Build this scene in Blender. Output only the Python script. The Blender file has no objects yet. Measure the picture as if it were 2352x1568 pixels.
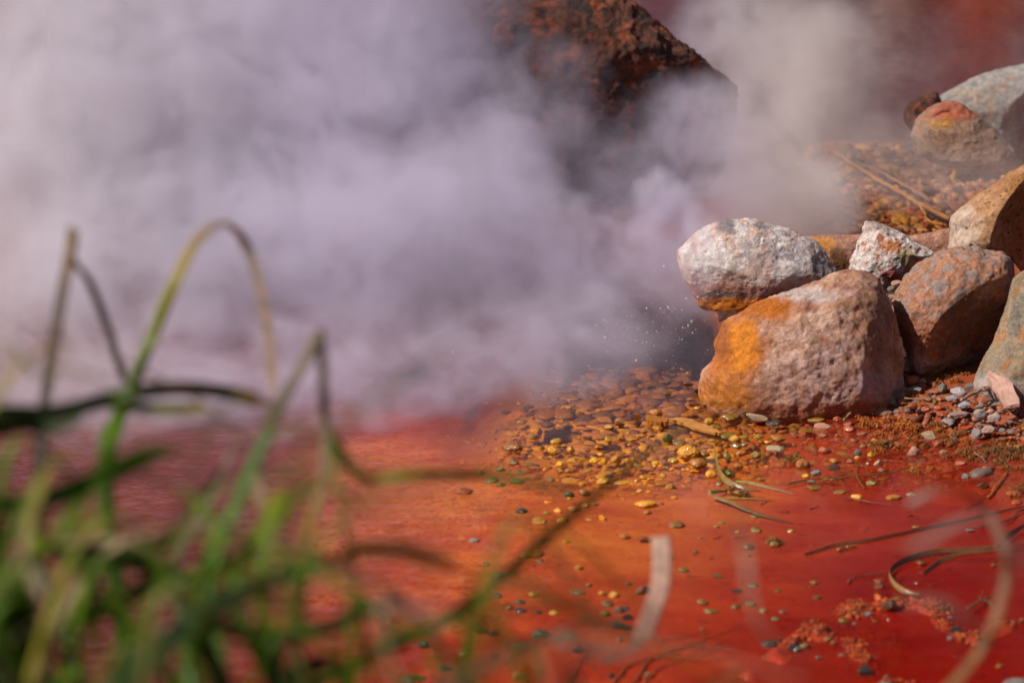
import bpy, bmesh, math, random
import numpy as np
from mathutils import Vector

random.seed(7)
RNG = np.random.default_rng(7)
SC = bpy.context.scene
COL = SC.collection

# ------------------------------------------------------------------ camera, sky, sun, exposure
CAM_H = 2.8
PITCH = math.radians(20.0)
FPX = 135.0 / 36.0 * 2352.0
cd = bpy.data.cameras.new("camera")
cam = bpy.data.objects.new("camera", cd)
COL.objects.link(cam)
cam.location = (0, 0, CAM_H)
cam.rotation_euler = (math.pi / 2 - PITCH, 0, 0)
cd.lens = 135.0
cd.sensor_width = 36.0
cd.clip_end = 600.0
cd.dof.use_dof = True
cd.dof.focus_distance = 8.05
cd.dof.aperture_fstop = 3.3
SC.camera = cam

SUN_EL = math.radians(47.0)
SUN_AZ = math.radians(-108.0)
world = bpy.data.worlds.new("World")
SC.world = world
world.use_nodes = True
wn = world.node_tree
sky = wn.nodes.new("ShaderNodeTexSky")
sky.sky_type = 'NISHITA'
sky.sun_disc = False
sky.sun_elevation = SUN_EL
sky.sun_rotation = SUN_AZ
wn.links.new(sky.outputs[0], wn.nodes["Background"].inputs[0])
wn.nodes["Background"].inputs[1].default_value = 0.05

sd = bpy.data.lights.new("sun", 'SUN')
sd.energy = 5.0
sd.angle = math.radians(0.5)
sd.color = (1.0, 0.95, 0.88)
sun = bpy.data.objects.new("sun", sd)
COL.objects.link(sun)
TO_SUN = Vector((math.sin(SUN_AZ) * math.cos(SUN_EL), math.cos(SUN_AZ) * math.cos(SUN_EL), math.sin(SUN_EL)))
sun.rotation_euler = TO_SUN.to_track_quat('Z', 'Y').to_euler()
sun.location = (-4, 4, 6)

SC.view_settings.view_transform = 'Standard'
SC.view_settings.look = 'None'
SC.view_settings.exposure = 0.0
SC.view_settings.gamma = 1.0
SC.view_settings.use_curve_mapping = False
SC.render.engine = 'CYCLES'
SC.cycles.use_denoising = True
SC.cycles.use_adaptive_sampling = True
SC.cycles.adaptive_threshold = 0.03
SC.cycles.max_bounces = 7
SC.cycles.diffuse_bounces = 3
SC.cycles.glossy_bounces = 3
SC.cycles.transparent_max_bounces = 10
SC.cycles.volume_bounces = 2
SC.cycles.volume_step_rate = 4.5
SC.cycles.volume_max_steps = 128
SC.cycles.caustics_reflective = False
SC.cycles.caustics_refractive = False

# ------------------------------------------------------------------ picture measure -> place
CU, CV = 1176.0, 784.0
CP, SP = math.cos(PITCH), math.sin(PITCH)
FWD = np.array([0, CP, -SP]); UPV = np.array([0, SP, CP]); RGT = np.array([1.0, 0, 0])
EYE = np.array([0, 0, CAM_H])


def ray(u, v):
    return FWD + RGT * ((u - CU) / FPX) + UPV * ((CV - v) / FPX)


def at_z(u, v, z=0.0):
    d = ray(u, v)
    return EYE + d * ((z - CAM_H) / d[2])


def at_y(u, v, y):
    d = ray(u, v)
    return EYE + d * (y / d[1])


def uv_of(x, y, z):
    p = np.stack([x, y, z - CAM_H], -1)
    w = p @ FWD
    w = np.where(w < 0.5, 0.5, w)
    return CU + (p @ RGT) / w * FPX, CV - (p @ UPV) / w * FPX


def crop(x0, y0, f):
    k = 0.91875
    return lambda x, y: (x0 * k + x * f * k, y0 * k + y * f * k)


K1 = crop(1650, 500, 910 / 2351)      # close views used to measure the photograph
K2 = crop(2160, 380, 400 / 996)
K3 = crop(1740, 1000, 820 / 2351)
K4 = crop(1000, 0, 1000 / 2351)
K5 = crop(1900, 0, 660 / 1669)
K8 = crop(1000, 1200, 1000 / 2352)
KA = crop(2000, 880, 560 / 2311)
KB = crop(1980, 1300, 580 / 2234)
KD = crop(1300, 900, 500 / 2306)
KE = crop(1180, 880, 820 / 2351)
KI = lambda x, y: (x, y)


def sstep(a, b, x):
    t = np.clip((x - a) / (b - a), 0, 1)
    return t * t * (3 - 2 * t)


# ------------------------------------------------------------------ noise
def _hash(ix, iy, iz, seed):
    h = (ix * 374761393 + iy * 668265263 + iz * 2147483647 + seed * 1274126177) & 0xFFFFFFFF
    h = ((h ^ (h >> 13)) * 1274126177) & 0xFFFFFFFF
    h = ((h ^ (h >> 15)) * 2246822519) & 0xFFFFFFFF
    return h ^ (h >> 16)


_G = RNG.normal(size=(256, 3)); _G /= np.linalg.norm(_G, axis=1)[:, None]


def gnoise(P, seed=0):
    I = np.floor(P).astype(np.int64); F = P - I
    W = F * F * F * (F * (F * 6 - 15) + 10)
    out = np.zeros(len(P))
    for dx in (0, 1):
        for dy in (0, 1):
            for dz in (0, 1):
                g = _G[_hash(I[:, 0] + dx, I[:, 1] + dy, I[:, 2] + dz, seed) & 255]
                d = g[:, 0] * (F[:, 0] - dx) + g[:, 1] * (F[:, 1] - dy) + g[:, 2] * (F[:, 2] - dz)
                out += d * (W[:, 0] if dx else 1 - W[:, 0]) * (W[:, 1] if dy else 1 - W[:, 1]) * (W[:, 2] if dz else 1 - W[:, 2])
    return out * 1.6


def fbm(P, octv=4, seed=0, ridged=False, gain=0.5):
    a, s, o = 1.0, 0.0, np.zeros(len(P))
    Q = P.copy()
    for k in range(octv):
        n = gnoise(Q, seed + k * 17)
        if ridged:
            n = 1 - 2 * np.abs(n)
        o += a * n; s += a; a *= gain
        Q = Q * 2.03 + 13.7
    return o / s


def worley(P, seed=0):
    I = np.floor(P).astype(np.int64); F = P - I
    best = np.full(len(P), 9.0)
    for dx in (-1, 0, 1):
        for dy in (-1, 0, 1):
            for dz in (-1, 0, 1):
                h = _hash(I[:, 0] + dx, I[:, 1] + dy, I[:, 2] + dz, seed)
                q = np.stack([dx + (h & 255) / 255.0 - F[:, 0], dy + ((h >> 8) & 255) / 255.0 - F[:, 1], dz + ((h >> 16) & 255) / 255.0 - F[:, 2]], -1)
                best = np.minimum(best, (q * q).sum(1))
    return np.sqrt(best)


# ------------------------------------------------------------------ mesh helpers
def mesh_np(name, V, faces, mat=None, color=None, extra=None, smooth=True):
    me = bpy.data.meshes.new(name)
    V = np.asarray(V, dtype=np.float64)
    if isinstance(faces, np.ndarray):
        n = faces.shape[1]
        me.vertices.add(len(V)); me.vertices.foreach_set("co", V.astype(np.float32).ravel())
        me.loops.add(faces.size); me.loops.foreach_set("vertex_index", faces.astype(np.int32).ravel())
        me.polygons.add(len(faces))
        me.polygons.foreach_set("loop_start", np.arange(0, faces.size, n, dtype=np.int32))
        me.polygons.foreach_set("loop_total", np.full(len(faces), n, dtype=np.int32))
        me.update(calc_edges=True)
        me.validate()
    else:
        me.from_pydata(V.tolist(), [], faces); me.update()
    if smooth:
        me.polygons.foreach_set("use_smooth", np.ones(len(me.polygons), dtype=bool))
    if color is not None:
        a = me.attributes.new("tone", 'FLOAT_COLOR', 'POINT')
        c = np.ones((len(V), 4), dtype=np.float32); c[:, :3] = color
        a.data.foreach_set("color", c.ravel())
    for k, arr in (extra or {}).items():
        a = me.attributes.new(k, 'FLOAT', 'POINT')
        a.data.foreach_set("value", np.asarray(arr, dtype=np.float32))
    if mat:
        me.materials.append(mat)
    return me


def obj(name, me, label=None, cat=None, group=None, kind=None, parent=None):
    o = bpy.data.objects.new(name, me)
    COL.objects.link(o)
    if label: o["label"] = label
    if cat: o["category"] = cat
    if group: o["group"] = group
    if kind: o["kind"] = kind
    if parent: o.parent = parent
    return o


_ico = {}


def ico(n):
    if n not in _ico:
        bm = bmesh.new()
        bmesh.ops.create_icosphere(bm, subdivisions=n, radius=1.0)
        V = np.array([v.co[:] for v in bm.verts]); Fc = np.array([[v.index for v in f.verts] for f in bm.faces])
        bm.free()
        _ico[n] = (V / np.linalg.norm(V, axis=1)[:, None], Fc)
    return _ico[n]


# ------------------------------------------------------------------ materials
class NT:
    def __init__(s, name):
        s.m = bpy.data.materials.new(name); s.m.use_nodes = True
        s.t = s.m.node_tree; s.t.nodes.clear()
        s.out = s.t.nodes.new("ShaderNodeOutputMaterial")

    def n(s, typ, inp=None, **kw):
        nd = s.t.nodes.new(typ)
        for k, v in kw.items(): setattr(nd, k, v)
        for k, v in (inp or {}).items(): s.set(nd, k, v)
        return nd

    def set(s, nd, k, v):
        sock = nd.inputs[k]
        if isinstance(v, bpy.types.NodeSocket): s.t.links.new(v, sock)
        elif isinstance(v, (tuple, list)) and len(v) == 3 and sock.type == 'RGBA': sock.default_value = (*v, 1)
        else: sock.default_value = v

    def math(s, op, a, b=0.0, c=0.0, clamp=False):
        nd = s.n("ShaderNodeMath", {0: a, 1: b, 2: c}, operation=op); nd.use_clamp = clamp
        return nd.outputs[0]

    def mixc(s, f, a, b, mode='MIX'):
        nd = s.n("ShaderNodeMix", data_type='RGBA', blend_type=mode)
        s.set(nd, 0, f); s.set(nd, 6, a); s.set(nd, 7, b)
        return nd.outputs[2]

    def ramp(s, f, a, b, lo=0.0, hi=1.0):
        nd = s.n("ShaderNodeMapRange", {0: f, 1: a, 2: b, 3: lo, 4: hi}); nd.clamp = True
        return nd.outputs[0]

    def noise(s, vec, scale, detail=4.0, rough=0.55, out=0):
        return s.n("ShaderNodeTexNoise", {"Vector": vec, "Scale": scale, "Detail": detail, "Roughness": rough}).outputs[out]


def rock_material(name, rough=0.85, bump=0.6, fine=270.0, coarse=75.0, pits=0.0):
    """grain and relief over the stone's own colours; 'wet' makes it shine"""
    t = NT(name)
    co = t.n("ShaderNodeTexCoord").outputs["Object"]
    base = t.n("ShaderNodeAttribute", attribute_name="tone").outputs["Color"]
    wet = t.n("ShaderNodeAttribute", attribute_name="wet").outputs["Fac"]
    n1 = t.noise(co, coarse, 8, 0.65); n2 = t.noise(co, fine, 6, 0.7)
    sp = t.ramp(n2, 0.62, 0.74)
    k = t.math('MULTIPLY', t.ramp(n1, 0.3, 0.7, 0.58, 1.26), t.ramp(n2, 0.3, 0.7, 0.72, 1.24))
    c = t.mixc(1.0, base, t.n("ShaderNodeCombineColor", {0: k, 1: k, 2: k}).outputs[0], 'MULTIPLY')
    c = t.mixc(t.math('MULTIPLY', sp, 0.5), c, (0.62, 0.55, 0.52))
    dk = t.ramp(t.noise(co, fine * 0.7, 4, 0.6), 0.64, 0.72)
    c = t.mixc(t.math('MULTIPLY', dk, 0.55), c, (0.06, 0.04, 0.035))
    h = t.math('ADD', t.math('MULTIPLY', n1, 1.0), t.math('MULTIPLY', n2, 0.8))
    if pits:
        vo = t.n("ShaderNodeTexVoronoi", {"Vector": co, "Scale": 55.0, "Randomness": 1.0}).outputs["Distance"]
        h = t.math('SUBTRACT', h, t.math('MULTIPLY', t.ramp(vo, 0.32, 0.05), pits))
    bp = t.n("ShaderNodeBump", {"Strength": bump, "Distance": 0.006, "Height": h})
    r = t.math('SUBTRACT', rough, t.math('MULTIPLY', wet, rough - 0.16))
    b = t.n("ShaderNodeBsdfPrincipled", {"Base Color": c, "Roughness": r, "Normal": bp.outputs[0]})
    t.set(b, "Specular IOR Level", t.math('ADD', 0.25, t.math('MULTIPLY', wet, 0.3)))
    t.t.links.new(b.outputs[0], t.out.inputs[0])
    return t.m


def pebble_material(name, rough, spec, coat, bump=0.35, speck=0.25):
    t = NT(name)
    co = t.n("ShaderNodeTexCoord").outputs["Object"]
    oi = t.n("ShaderNodeObjectInfo")
    off = t.n("ShaderNodeVectorMath", {0: co, 1: oi.outputs["Location"]}, operation='ADD').outputs[0]
    n1 = t.noise(off, 3.0, 6, 0.6); n2 = t.noise(off, 14.0, 5, 0.7)
    k = t.ramp(n1, 0.3, 0.7, 0.62, 1.25)
    c = t.mixc(1.0, oi.outputs["Color"], t.n("ShaderNodeCombineColor", {0: k, 1: k, 2: k}).outputs[0], 'MULTIPLY')
    c = t.mixc(t.math('MULTIPLY', t.ramp(n2, 0.58, 0.72), speck), c, (0.55, 0.42, 0.32))
    c = t.mixc(t.math('MULTIPLY', t.ramp(n2, 0.42, 0.30), 0.6), c, (0.10, 0.045, 0.02))
    bp = t.n("ShaderNodeBump", {"Strength": bump, "Distance": 0.12, "Height": t.math('ADD', n1, t.math('MULTIPLY', n2, 0.4))})
    b = t.n("ShaderNodeBsdfPrincipled", {"Base Color": c, "Roughness": rough, "Normal": bp.outputs[0], "Specular IOR Level": spec, "Coat Weight": coat, "Coat Roughness": 0.08})
    t.t.links.new(b.outputs[0], t.out.inputs[0])
    return t.m


def leaf_material(name, trans=0.35, rough=0.4):
    t = NT(name)
    base = t.n("ShaderNodeAttribute", attribute_name="tone").outputs["Color"]
    co = t.n("ShaderNodeTexCoord").outputs["Object"]
    n = t.noise(co, 60.0, 4)
    k = t.ramp(n, 0.3, 0.7, 0.75, 1.2)
    c = t.mixc(1.0, base, t.n("ShaderNodeCombineColor", {0: k, 1: k, 2: k}).outputs[0], 'MULTIPLY')
    b = t.n("ShaderNodeBsdfPrincipled", {"Base Color": c, "Roughness": rough, "Specular IOR Level": 0.4})
    tr = t.n("ShaderNodeBsdfTranslucent", {"Color": c})
    mx = t.n("ShaderNodeMixShader", {0: trans, 1: b.outputs[0], 2: tr.outputs[0]})
    t.t.links.new(mx.outputs[0], t.out.inputs[0])
    return t.m


def tone_material(name, rough, spec=0.5, bump=0.4, scale=120.0, dist=0.004):
    """whatever the surface's own tone is, with fine grain"""
    t = NT(name)
    base = t.n("ShaderNodeAttribute", attribute_name="tone").outputs["Color"]
    co = t.n("ShaderNodeTexCoord").outputs["Object"]
    n = t.noise(co, scale, 7, 0.65)
    k = t.ramp(n, 0.3, 0.7, 0.7, 1.2)
    c = t.mixc(1.0, base, t.n("ShaderNodeCombineColor", {0: k, 1: k, 2: k}).outputs[0], 'MULTIPLY')
    bp = t.n("ShaderNodeBump", {"Strength": bump, "Distance": dist, "Height": n})
    b = t.n("ShaderNodeBsdfPrincipled", {"Base Color": c, "Roughness": rough, "Specular IOR Level": spec, "Normal": bp.outputs[0]})
    t.t.links.new(b.outputs[0], t.out.inputs[0])
    return t.m


M_ROCK = rock_material("rough_stone", 0.88, 0.75)
M_ROCKP = rock_material("pitted_stone", 0.88, 0.6, pits=0.4)
M_DRY = pebble_material("dry_pebble", 0.75, 0.3, 0.0, 0.35, 0.35)
M_WET = pebble_material("wet_pebble", 0.3, 0.5, 0.55, 0.25, 0.12)
M_SUB = pebble_material("silted_pebble", 0.6, 0.3, 0.0, 0.2, 0.1)
M_LEAF = leaf_material("grass_leaf", 0.6)
M_DEAD = tone_material("wet_dead_plant", 0.35, 0.5, 0.3, 90.0, 0.002)
M_WOOD = tone_material("weathered_wood", 0.7, 0.3, 0.5, 70.0, 0.004)

# ------------------------------------------------------------------ the ground: one sheet, bed, banks and far land
def axis(lo, a, b, hi, step, grow=1.16):
    mid = list(np.arange(a, b + 1e-6, step))
    l, r = [], []
    s, x = step, a
    while x > lo:
        s *= grow; x -= s; l.append(x)
    s, x = step, b
    while x < hi:
        s *= grow; x += s; r.append(x)
    return np.array(l[::-1] + mid + r)


def pblob(U, V, u, v, ru, rv, p=1.0):
    d = np.sqrt(((U - u) / ru) ** 2 + ((V - v) / rv) ** 2)
    return np.clip(1 - d, 0, 1) ** p


def seg_dist(U, V, pts, asp=2.6):
    best = np.full(U.shape, 1e9)
    for (a, b), (c, d) in zip(pts[:-1], pts[1:]):
        ab = np.array([c - a, (d - b) * asp]); L = (ab ** 2).sum()
        t = np.clip(((U - a) * ab[0] + (V - b) * asp * ab[1]) / L, 0, 1)
        best = np.minimum(best, np.hypot(U - a - t * ab[0], (V - b) * asp - t * ab[1]))
    return best


SHORE_U = [0, 1600, 1700, 1800, 1900, 2000, 2100, 2250, 2352, 3500]
SHORE_V = [-400, 700, 905, 925, 935, 958, 985, 1030, 1055, 1100]
RIDGE = [KB(-500, 1500), KB(0, 1230), KB(300, 1030), KB(560, 880), KB(850, 800), KB(1250, 790), KB(1480, 900), KB(1560, 1050), KB(1750, 1120), KB(2234, 960), KB(2600, 900)]
RIDGE2 = [KB(560, 880), KB(560, 1100), KB(600, 1250), KB(720, 1420), KB(900, 1500), KB(1300, 1540)]
RIDGE3 = [KB(600, 1100), KB(800, 1040), KB(960, 1090), KB(980, 1200)]


def ground_height(X, Y):
    sh = X.shape
    x, y = X.ravel(), Y.ravel()
    U, V = uv_of(x, y, np.zeros_like(x))
    P = np.stack([x, y, np.zeros_like(x)], -1)
    n1 = fbm(P * 3.0, 4, 3); n2 = fbm(P * 16.0, 4, 5)
    near = (y > 4.2)
    z = np.full(x.shape, -0.016)
    # deep basin under the steam
    deep = sstep(1180, 560, U + (V - 1250) * 0.35 + 90 * n1) * near
    z = z - 0.30 * deep
    z -= 0.16 * sstep(640, 380, V) * sstep(1950, 1500, U + 80 * n1) * near
    # shore with pebbles
    sv = np.interp(U, SHORE_U, SHORE_V)
    shore = np.where(U > 1560, sstep(-10, 90, sv - V + 14 * n1 + 8 * n2), 0) * near
    z += shore * (0.034 + 0.03 * sstep(1900, 2500, U))
    far_mud = sstep(300, 420, V + 30 * n1) * sstep(1780, 2000, U + 40 * n1) * sstep(620, 520, V)
    z = z * (1 - far_mud) + far_mud * 0.004
    far_w = sstep(350, 270, V + 16 * n1) * near
    z = z * (1 - far_w) - 0.12 * far_w
    # mud rim by the lower corner
    rim = np.maximum(sstep(95, 12, seg_dist(U, V, RIDGE) + 26 * n2), 0.8 * sstep(80, 10, seg_dist(U, V, RIDGE2) + 22 * n2))
    rim = np.maximum(rim, 0.7 * sstep(48, 8, seg_dist(U, V, RIDGE3) + 18 * n2))
    rim = rim * sstep(-0.35, 0.3, fbm(P * 9.0, 4, 77))
    z += rim * (0.022 + 0.012 * fbm(P * 30.0, 4, 78)) * (y < 7.2)
    clod = np.clip(fbm(P * 38.0, 3, 9), 0, 1)
    z += (0.004 * n1 + 0.004 * n2) * near + clod * 0.012 * (0.2 + rim + 0.8 * shore + 0.6 * far_mud) * near
    # grassy bank the photographer stands on
    bank = sstep(4.4, 3.5, y + 0.12 * n1)
    z = z * (1 - bank) + bank * (0.93 + 0.05 * n1 + 0.02 * n2)
    # far shore and low land out to the horizon
    r = np.hypot(x, y - 8)
    land = sstep(15.5, 19, r + 1.2 * n1) * (y > 4)
    rise = np.clip((y - 19) * 0.22, 0, 5.0)
    z = z + land * (0.55 + rise + 0.4 * fbm(P * 0.12, 3, 21) + np.clip(rise, 0, 2.2) * fbm(P * 0.35, 4, 27))
    return z.reshape(sh), U, V, deep, shore, rim, bank, land, far_mud


gx = axis(-320, -1.45, 1.5, 320, 0.0085)
gy = axis(-320, 5.7, 10.9, 320, 0.0125)
GX, GY = np.meshgrid(gx, gy)
GZ, gU, gV, g_deep, g_shore, g_rim, g_bank, g_land, g_far = ground_height(GX, GY)


def grid_faces(ny, nx):
    i = np.arange(ny * nx).reshape(ny, nx)
    return np.stack([i[:-1, :-1], i[:-1, 1:], i[1:, 1:], i[1:, :-1]], -1).reshape(-1, 4)


def height_at(x, y):
    z = ground_height(np.array([x], float), np.array([y], float))[0]
    return float(z[0])


def mix(a, b, f):
    return a * (1 - f[:, None]) + np.asarray(b)[None, :] * f[:, None]


gP = np.stack([GX.ravel(), GY.ravel(), GZ.ravel()], -1)
Pn = gP * np.array([1, 1, 0])
m1 = fbm(Pn * 5, 4, 31); m2 = fbm(Pn * 22, 4, 33)
gc = np.tile(np.array([[0.40, 0.022, 0.006]]), (len(gP), 1))
gc = mix(gc, (0.62, 0.10, 0.035), np.clip(pblob(gU, gV, 1330, 1180, 640, 330, 0.8) * 1.3 + 0.25 * m1, 0, 1))
gc = mix(gc, (0.60, 0.21, 0.02), np.clip(pblob(gU, gV, 1400, 985, 430, 190, 0.7) * 1.5 + 0.5 * m2, 0, 1))
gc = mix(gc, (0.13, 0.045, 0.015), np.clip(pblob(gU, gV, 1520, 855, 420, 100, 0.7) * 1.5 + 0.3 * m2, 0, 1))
gc = mix(gc, (0.030, 0.014, 0.010), np.clip(pblob(gU, gV, 1480, 770, 350, 125, 0.6) * 1.6 + 0.25 * m2, 0, 1))  # hollow's shade and steam shadow painted into the dark brown bed
gc = mix(gc, (0.26, 0.028, 0.016), np.clip(g_deep, 0, 1))
gc = mix(gc, (0.30, 0.075, 0.03), np.clip(g_shore * 0.9 + 0.5 * m2 * g_shore, 0, 1))
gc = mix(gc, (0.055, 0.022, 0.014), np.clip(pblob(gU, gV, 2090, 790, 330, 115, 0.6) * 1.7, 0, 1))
gc = mix(gc, (0.44, 0.13, 0.05), np.clip(g_far * (0.6 + 0.9 * m2), 0, 1))
gc = mix(gc, (0.33, 0.040, 0.008), np.clip(g_rim * (0.55 + 0.9 * m2), 0, 1))
gc = mix(gc, (0.07, 0.05, 0.022), g_bank)
gc = mix(gc, (0.030, 0.042, 0.014), g_land)


def ground_material():
    t = NT("iron_mud")
    co = t.n("ShaderNodeTexCoord").outputs["Object"]
    base = t.n("ShaderNodeAttribute", attribute_name="tone").outputs["Color"]
    n1 = t.noise(co, 14.0, 8, 0.6); n2 = t.noise(co, 110.0, 6, 0.7)
    k = t.ramp(t.math('ADD', t.math('MULTIPLY', n1, 0.5), t.math('MULTIPLY', n2, 0.5)), 0.36, 0.64, 0.72, 1.2)
    c = t.mixc(1.0, base, t.n("ShaderNodeCombineColor", {0: k, 1: k, 2: k}).outputs[0], 'MULTIPLY')
    dk = t.ramp(t.noise(co, 70.0, 4, 0.6), 0.66, 0.72)
    c = t.mixc(t.math('MULTIPLY', dk, 0.5), c, (0.09, 0.015, 0.005))
    bp = t.n("ShaderNodeBump", {"Strength": 0.6, "Distance": 0.006, "Height": t.math('ADD', n1, t.math('MULTIPLY', n2, 0.5))})
    b = t.n("ShaderNodeBsdfPrincipled", {"Base Color": c, "Roughness": 0.42, "Specular IOR Level": 0.45, "Normal": bp.outputs[0]})
    t.t.links.new(b.outputs[0], t.out.inputs[0])
    return t.m


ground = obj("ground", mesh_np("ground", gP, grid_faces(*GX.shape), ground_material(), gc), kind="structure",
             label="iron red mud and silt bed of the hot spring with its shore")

# ------------------------------------------------------------------ the water sheet
wx = axis(-24, -1.6, 1.6, 24, 0.02)
wy = axis(4.0, 5.6, 11.0, 34, 0.025)
WX, WY = np.meshgrid(wx, wy)
wU, wV = uv_of(WX.ravel(), WY.ravel(), np.zeros(WX.size))
wP = np.stack([WX.ravel(), WY.ravel(), np.zeros(WX.size)], -1)
wn1 = fbm(wP * 4.0, 4, 71)
silt = 0.62 + 0.12 * wn1
silt = silt - 0.60 * np.clip(pblob(wU, wV, 1430, 960, 480, 190, 0.6) * 1.5, 0, 1)
silt = silt - 0.28 * np.clip(pblob(wU, wV, 1950, 1010, 420, 130, 0.6) * 1.4, 0, 1)
silt = silt - 0.12 * np.clip(pblob(wU, wV, 950, 1230, 330, 190, 0.6) * 1.4, 0, 1)
wc = np.tile(np.array([[0.50, 0.050, 0.018]]), (len(wP), 1))
wc = mix(wc, (0.66, 0.145, 0.032), np.clip(pblob(wU, wV, 1330, 1170, 520, 260, 0.8) * 1.5 + 0.3 * wn1, 0, 1))
wc = mix(wc, (0.74, 0.125, 0.022), np.clip(pblob(wU, wV, 980, 1200, 330, 230, 0.7) * 1.5 + 0.4 * wn1, 0, 1))
wc = mix(wc, (0.27, 0.004, 0.001), np.clip(pblob(wU, wV, 2380, 1480, 820, 480, 0.8) * 1.5, 0, 1))
wc = mix(wc, (0.21, 0.034, 0.022), np.clip(sstep(860, 520, wU + (wV - 1200) * 0.3), 0, 1))
wc = mix(wc, (0.13, 0.018, 0.016), np.clip(pblob(wU, wV, 1080, 740, 700, 220, 0.6) * 1.8 + 0.2 * wn1, 0, 1))
wc = mix(wc, (0.10, 0.016, 0.009), np.clip(sstep(620, 330, wV), 0, 1))
wc = mix(wc, (0.075, 0.008, 0.003), np.clip(sstep(230, 60, wV), 0, 1))
silt = silt * (1 - 0.93 * np.clip(pblob(wU, wV, 1500, 790, 330, 110, 0.6) * 1.6, 0, 1))
silt = np.clip(silt, 0.03, 0.85)
ripple = np.clip(sstep(1300, 800, wU + 90 * wn1), 0, 1) * 0.85 + 0.10
ripple = np.maximum(ripple, 0.25 * sstep(500, 250, wV))


def water_material():
    t = NT("pond_water")
    co = t.n("ShaderNodeTexCoord").outputs["Object"]
    tone = t.n("ShaderNodeAttribute", attribute_name="tone").outputs["Color"]
    silt_ = t.n("ShaderNodeAttribute", attribute_name="silt").outputs["Fac"]
    rip = t.n("ShaderNodeAttribute", attribute_name="ripple").outputs["Fac"]
    st = t.n("ShaderNodeMapping", {"Vector": co, "Scale": (22.0, 32.0, 1.0)}).outputs[0]
    a = t.n("ShaderNodeTexNoise", {"Vector": st, "Scale": 1.0, "Detail": 4.0, "Roughness": 0.6, "Distortion": 1.1}).outputs[0]
    ri = t.math('SUBTRACT', 1.0, t.math('MULTIPLY', t.math('ABSOLUTE', t.math('SUBTRACT', a, 0.5)), 4.0))
    st2 = t.n("ShaderNodeMapping", {"Vector": co, "Scale": (5.0, 9.0, 1.0)}).outputs[0]
    b2 = t.noise(st2, 1.0, 3, 0.5)
    h = t.math('MULTIPLY', t.math('ADD', t.math('MULTIPLY', ri, 0.35), b2), rip)
    # rings where drops fall
    for (u, v, rad) in ((1128, 1138, 0.075), (1086, 1195, 0.062), (1120, 1255, 0.06)):
        c = at_z(u, v, 0)
        d = t.n("ShaderNodeVectorMath", {0: co, 1: tuple(c)}, operation='DISTANCE').outputs["Value"]
        w = t.math('SINE', t.math('MULTIPLY', d, 560.0))
        h = t.math('ADD', h, t.math('MULTIPLY', t.math('MULTIPLY', w, t.ramp(d, 0.0, rad, 1.0, 0.0)), 0.13))
    bp = t.n("ShaderNodeBump", {"Strength": 0.5, "Distance": 0.006, "Height": h})
    fl = t.noise(co, 55.0, 5, 0.7)
    tone = t.mixc(t.math('MULTIPLY', t.ramp(fl, 0.62, 0.70), 0.35), tone, (0.12, 0.02, 0.01))
    # bright and dark net of ripple light painted into the water tone
    caustic = t.n("ShaderNodeAttribute", attribute_name="caustic").outputs["Fac"]
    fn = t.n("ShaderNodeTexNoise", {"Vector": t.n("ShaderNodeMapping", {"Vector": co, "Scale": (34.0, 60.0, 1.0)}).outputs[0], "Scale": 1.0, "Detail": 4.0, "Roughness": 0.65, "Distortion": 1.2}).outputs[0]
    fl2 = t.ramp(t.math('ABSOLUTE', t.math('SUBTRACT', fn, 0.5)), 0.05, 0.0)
    tone = t.mixc(t.math('MULTIPLY', t.math('MULTIPLY', fl2, caustic), 0.85), tone, (0.85, 0.27, 0.09))
    tone = t.mixc(t.math('MULTIPLY', t.math('MULTIPLY', t.ramp(fn, 0.44, 0.34), caustic), 0.5), tone, (0.30, 0.03, 0.012))
    big = t.noise(t.n("ShaderNodeMapping", {"Vector": co, "Scale": (2.2, 5.0, 1.0)}).outputs[0], 1.6, 6, 0.6)
    kk = t.ramp(big, 0.32, 0.68, 0.68, 1.22)
    tone = t.mixc(1.0, tone, t.n("ShaderNodeCombineColor", {0: kk, 1: t.math('MULTIPLY', kk, kk), 2: kk}).outputs[0], 'MULTIPLY')
    grit = t.noise(co, 42.0, 8, 0.68)
    tone = t.mixc(t.math('MULTIPLY', t.ramp(grit, 0.40, 0.33), 0.55), tone, (0.16, 0.02, 0.006))
    bpd = t.n("ShaderNodeBump", {"Strength": 0.8, "Distance": 0.007, "Height": t.math('ADD', t.math('MULTIPLY', h, 0.5), grit)})
    dif = t.n("ShaderNodeBsdfDiffuse", {"Color": tone, "Normal": bpd.outputs[0]})
    tra = t.n("ShaderNodeBsdfTransparent", {"Color": (0.98, 0.92, 0.86)})
    body = t.n("ShaderNodeMixShader", {0: silt_, 1: tra.outputs[0], 2: dif.outputs[0]})
    gl = t.n("ShaderNodeBsdfGlossy", {"Color": (1, 1, 1), "Roughness": 0.03, "Normal": bp.outputs[0]})
    fr = t.n("ShaderNodeFresnel", {"IOR": 1.33, "Normal": bp.outputs[0]})
    mx = t.n("ShaderNodeMixShader", {0: fr.outputs[0], 1: body.outputs[0], 2: gl.outputs[0]})
    t.t.links.new(mx.outputs[0], t.out.inputs[0])
    return t.m


water = obj("water", mesh_np("water", wP, grid_faces(*WX.shape), water_material(), wc, {"silt": silt, "ripple": ripple, "caustic": np.clip(np.maximum(pblob(wU, wV, 960, 1230, 420, 260, 0.6) * 1.6, pblob(wU, wV, 1180, 1010, 130, 50, 0.7)) + 0.3 * wn1, 0, 1)}), kind="structure",
            label="shallow rust red water of the hot spring pond")


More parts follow.
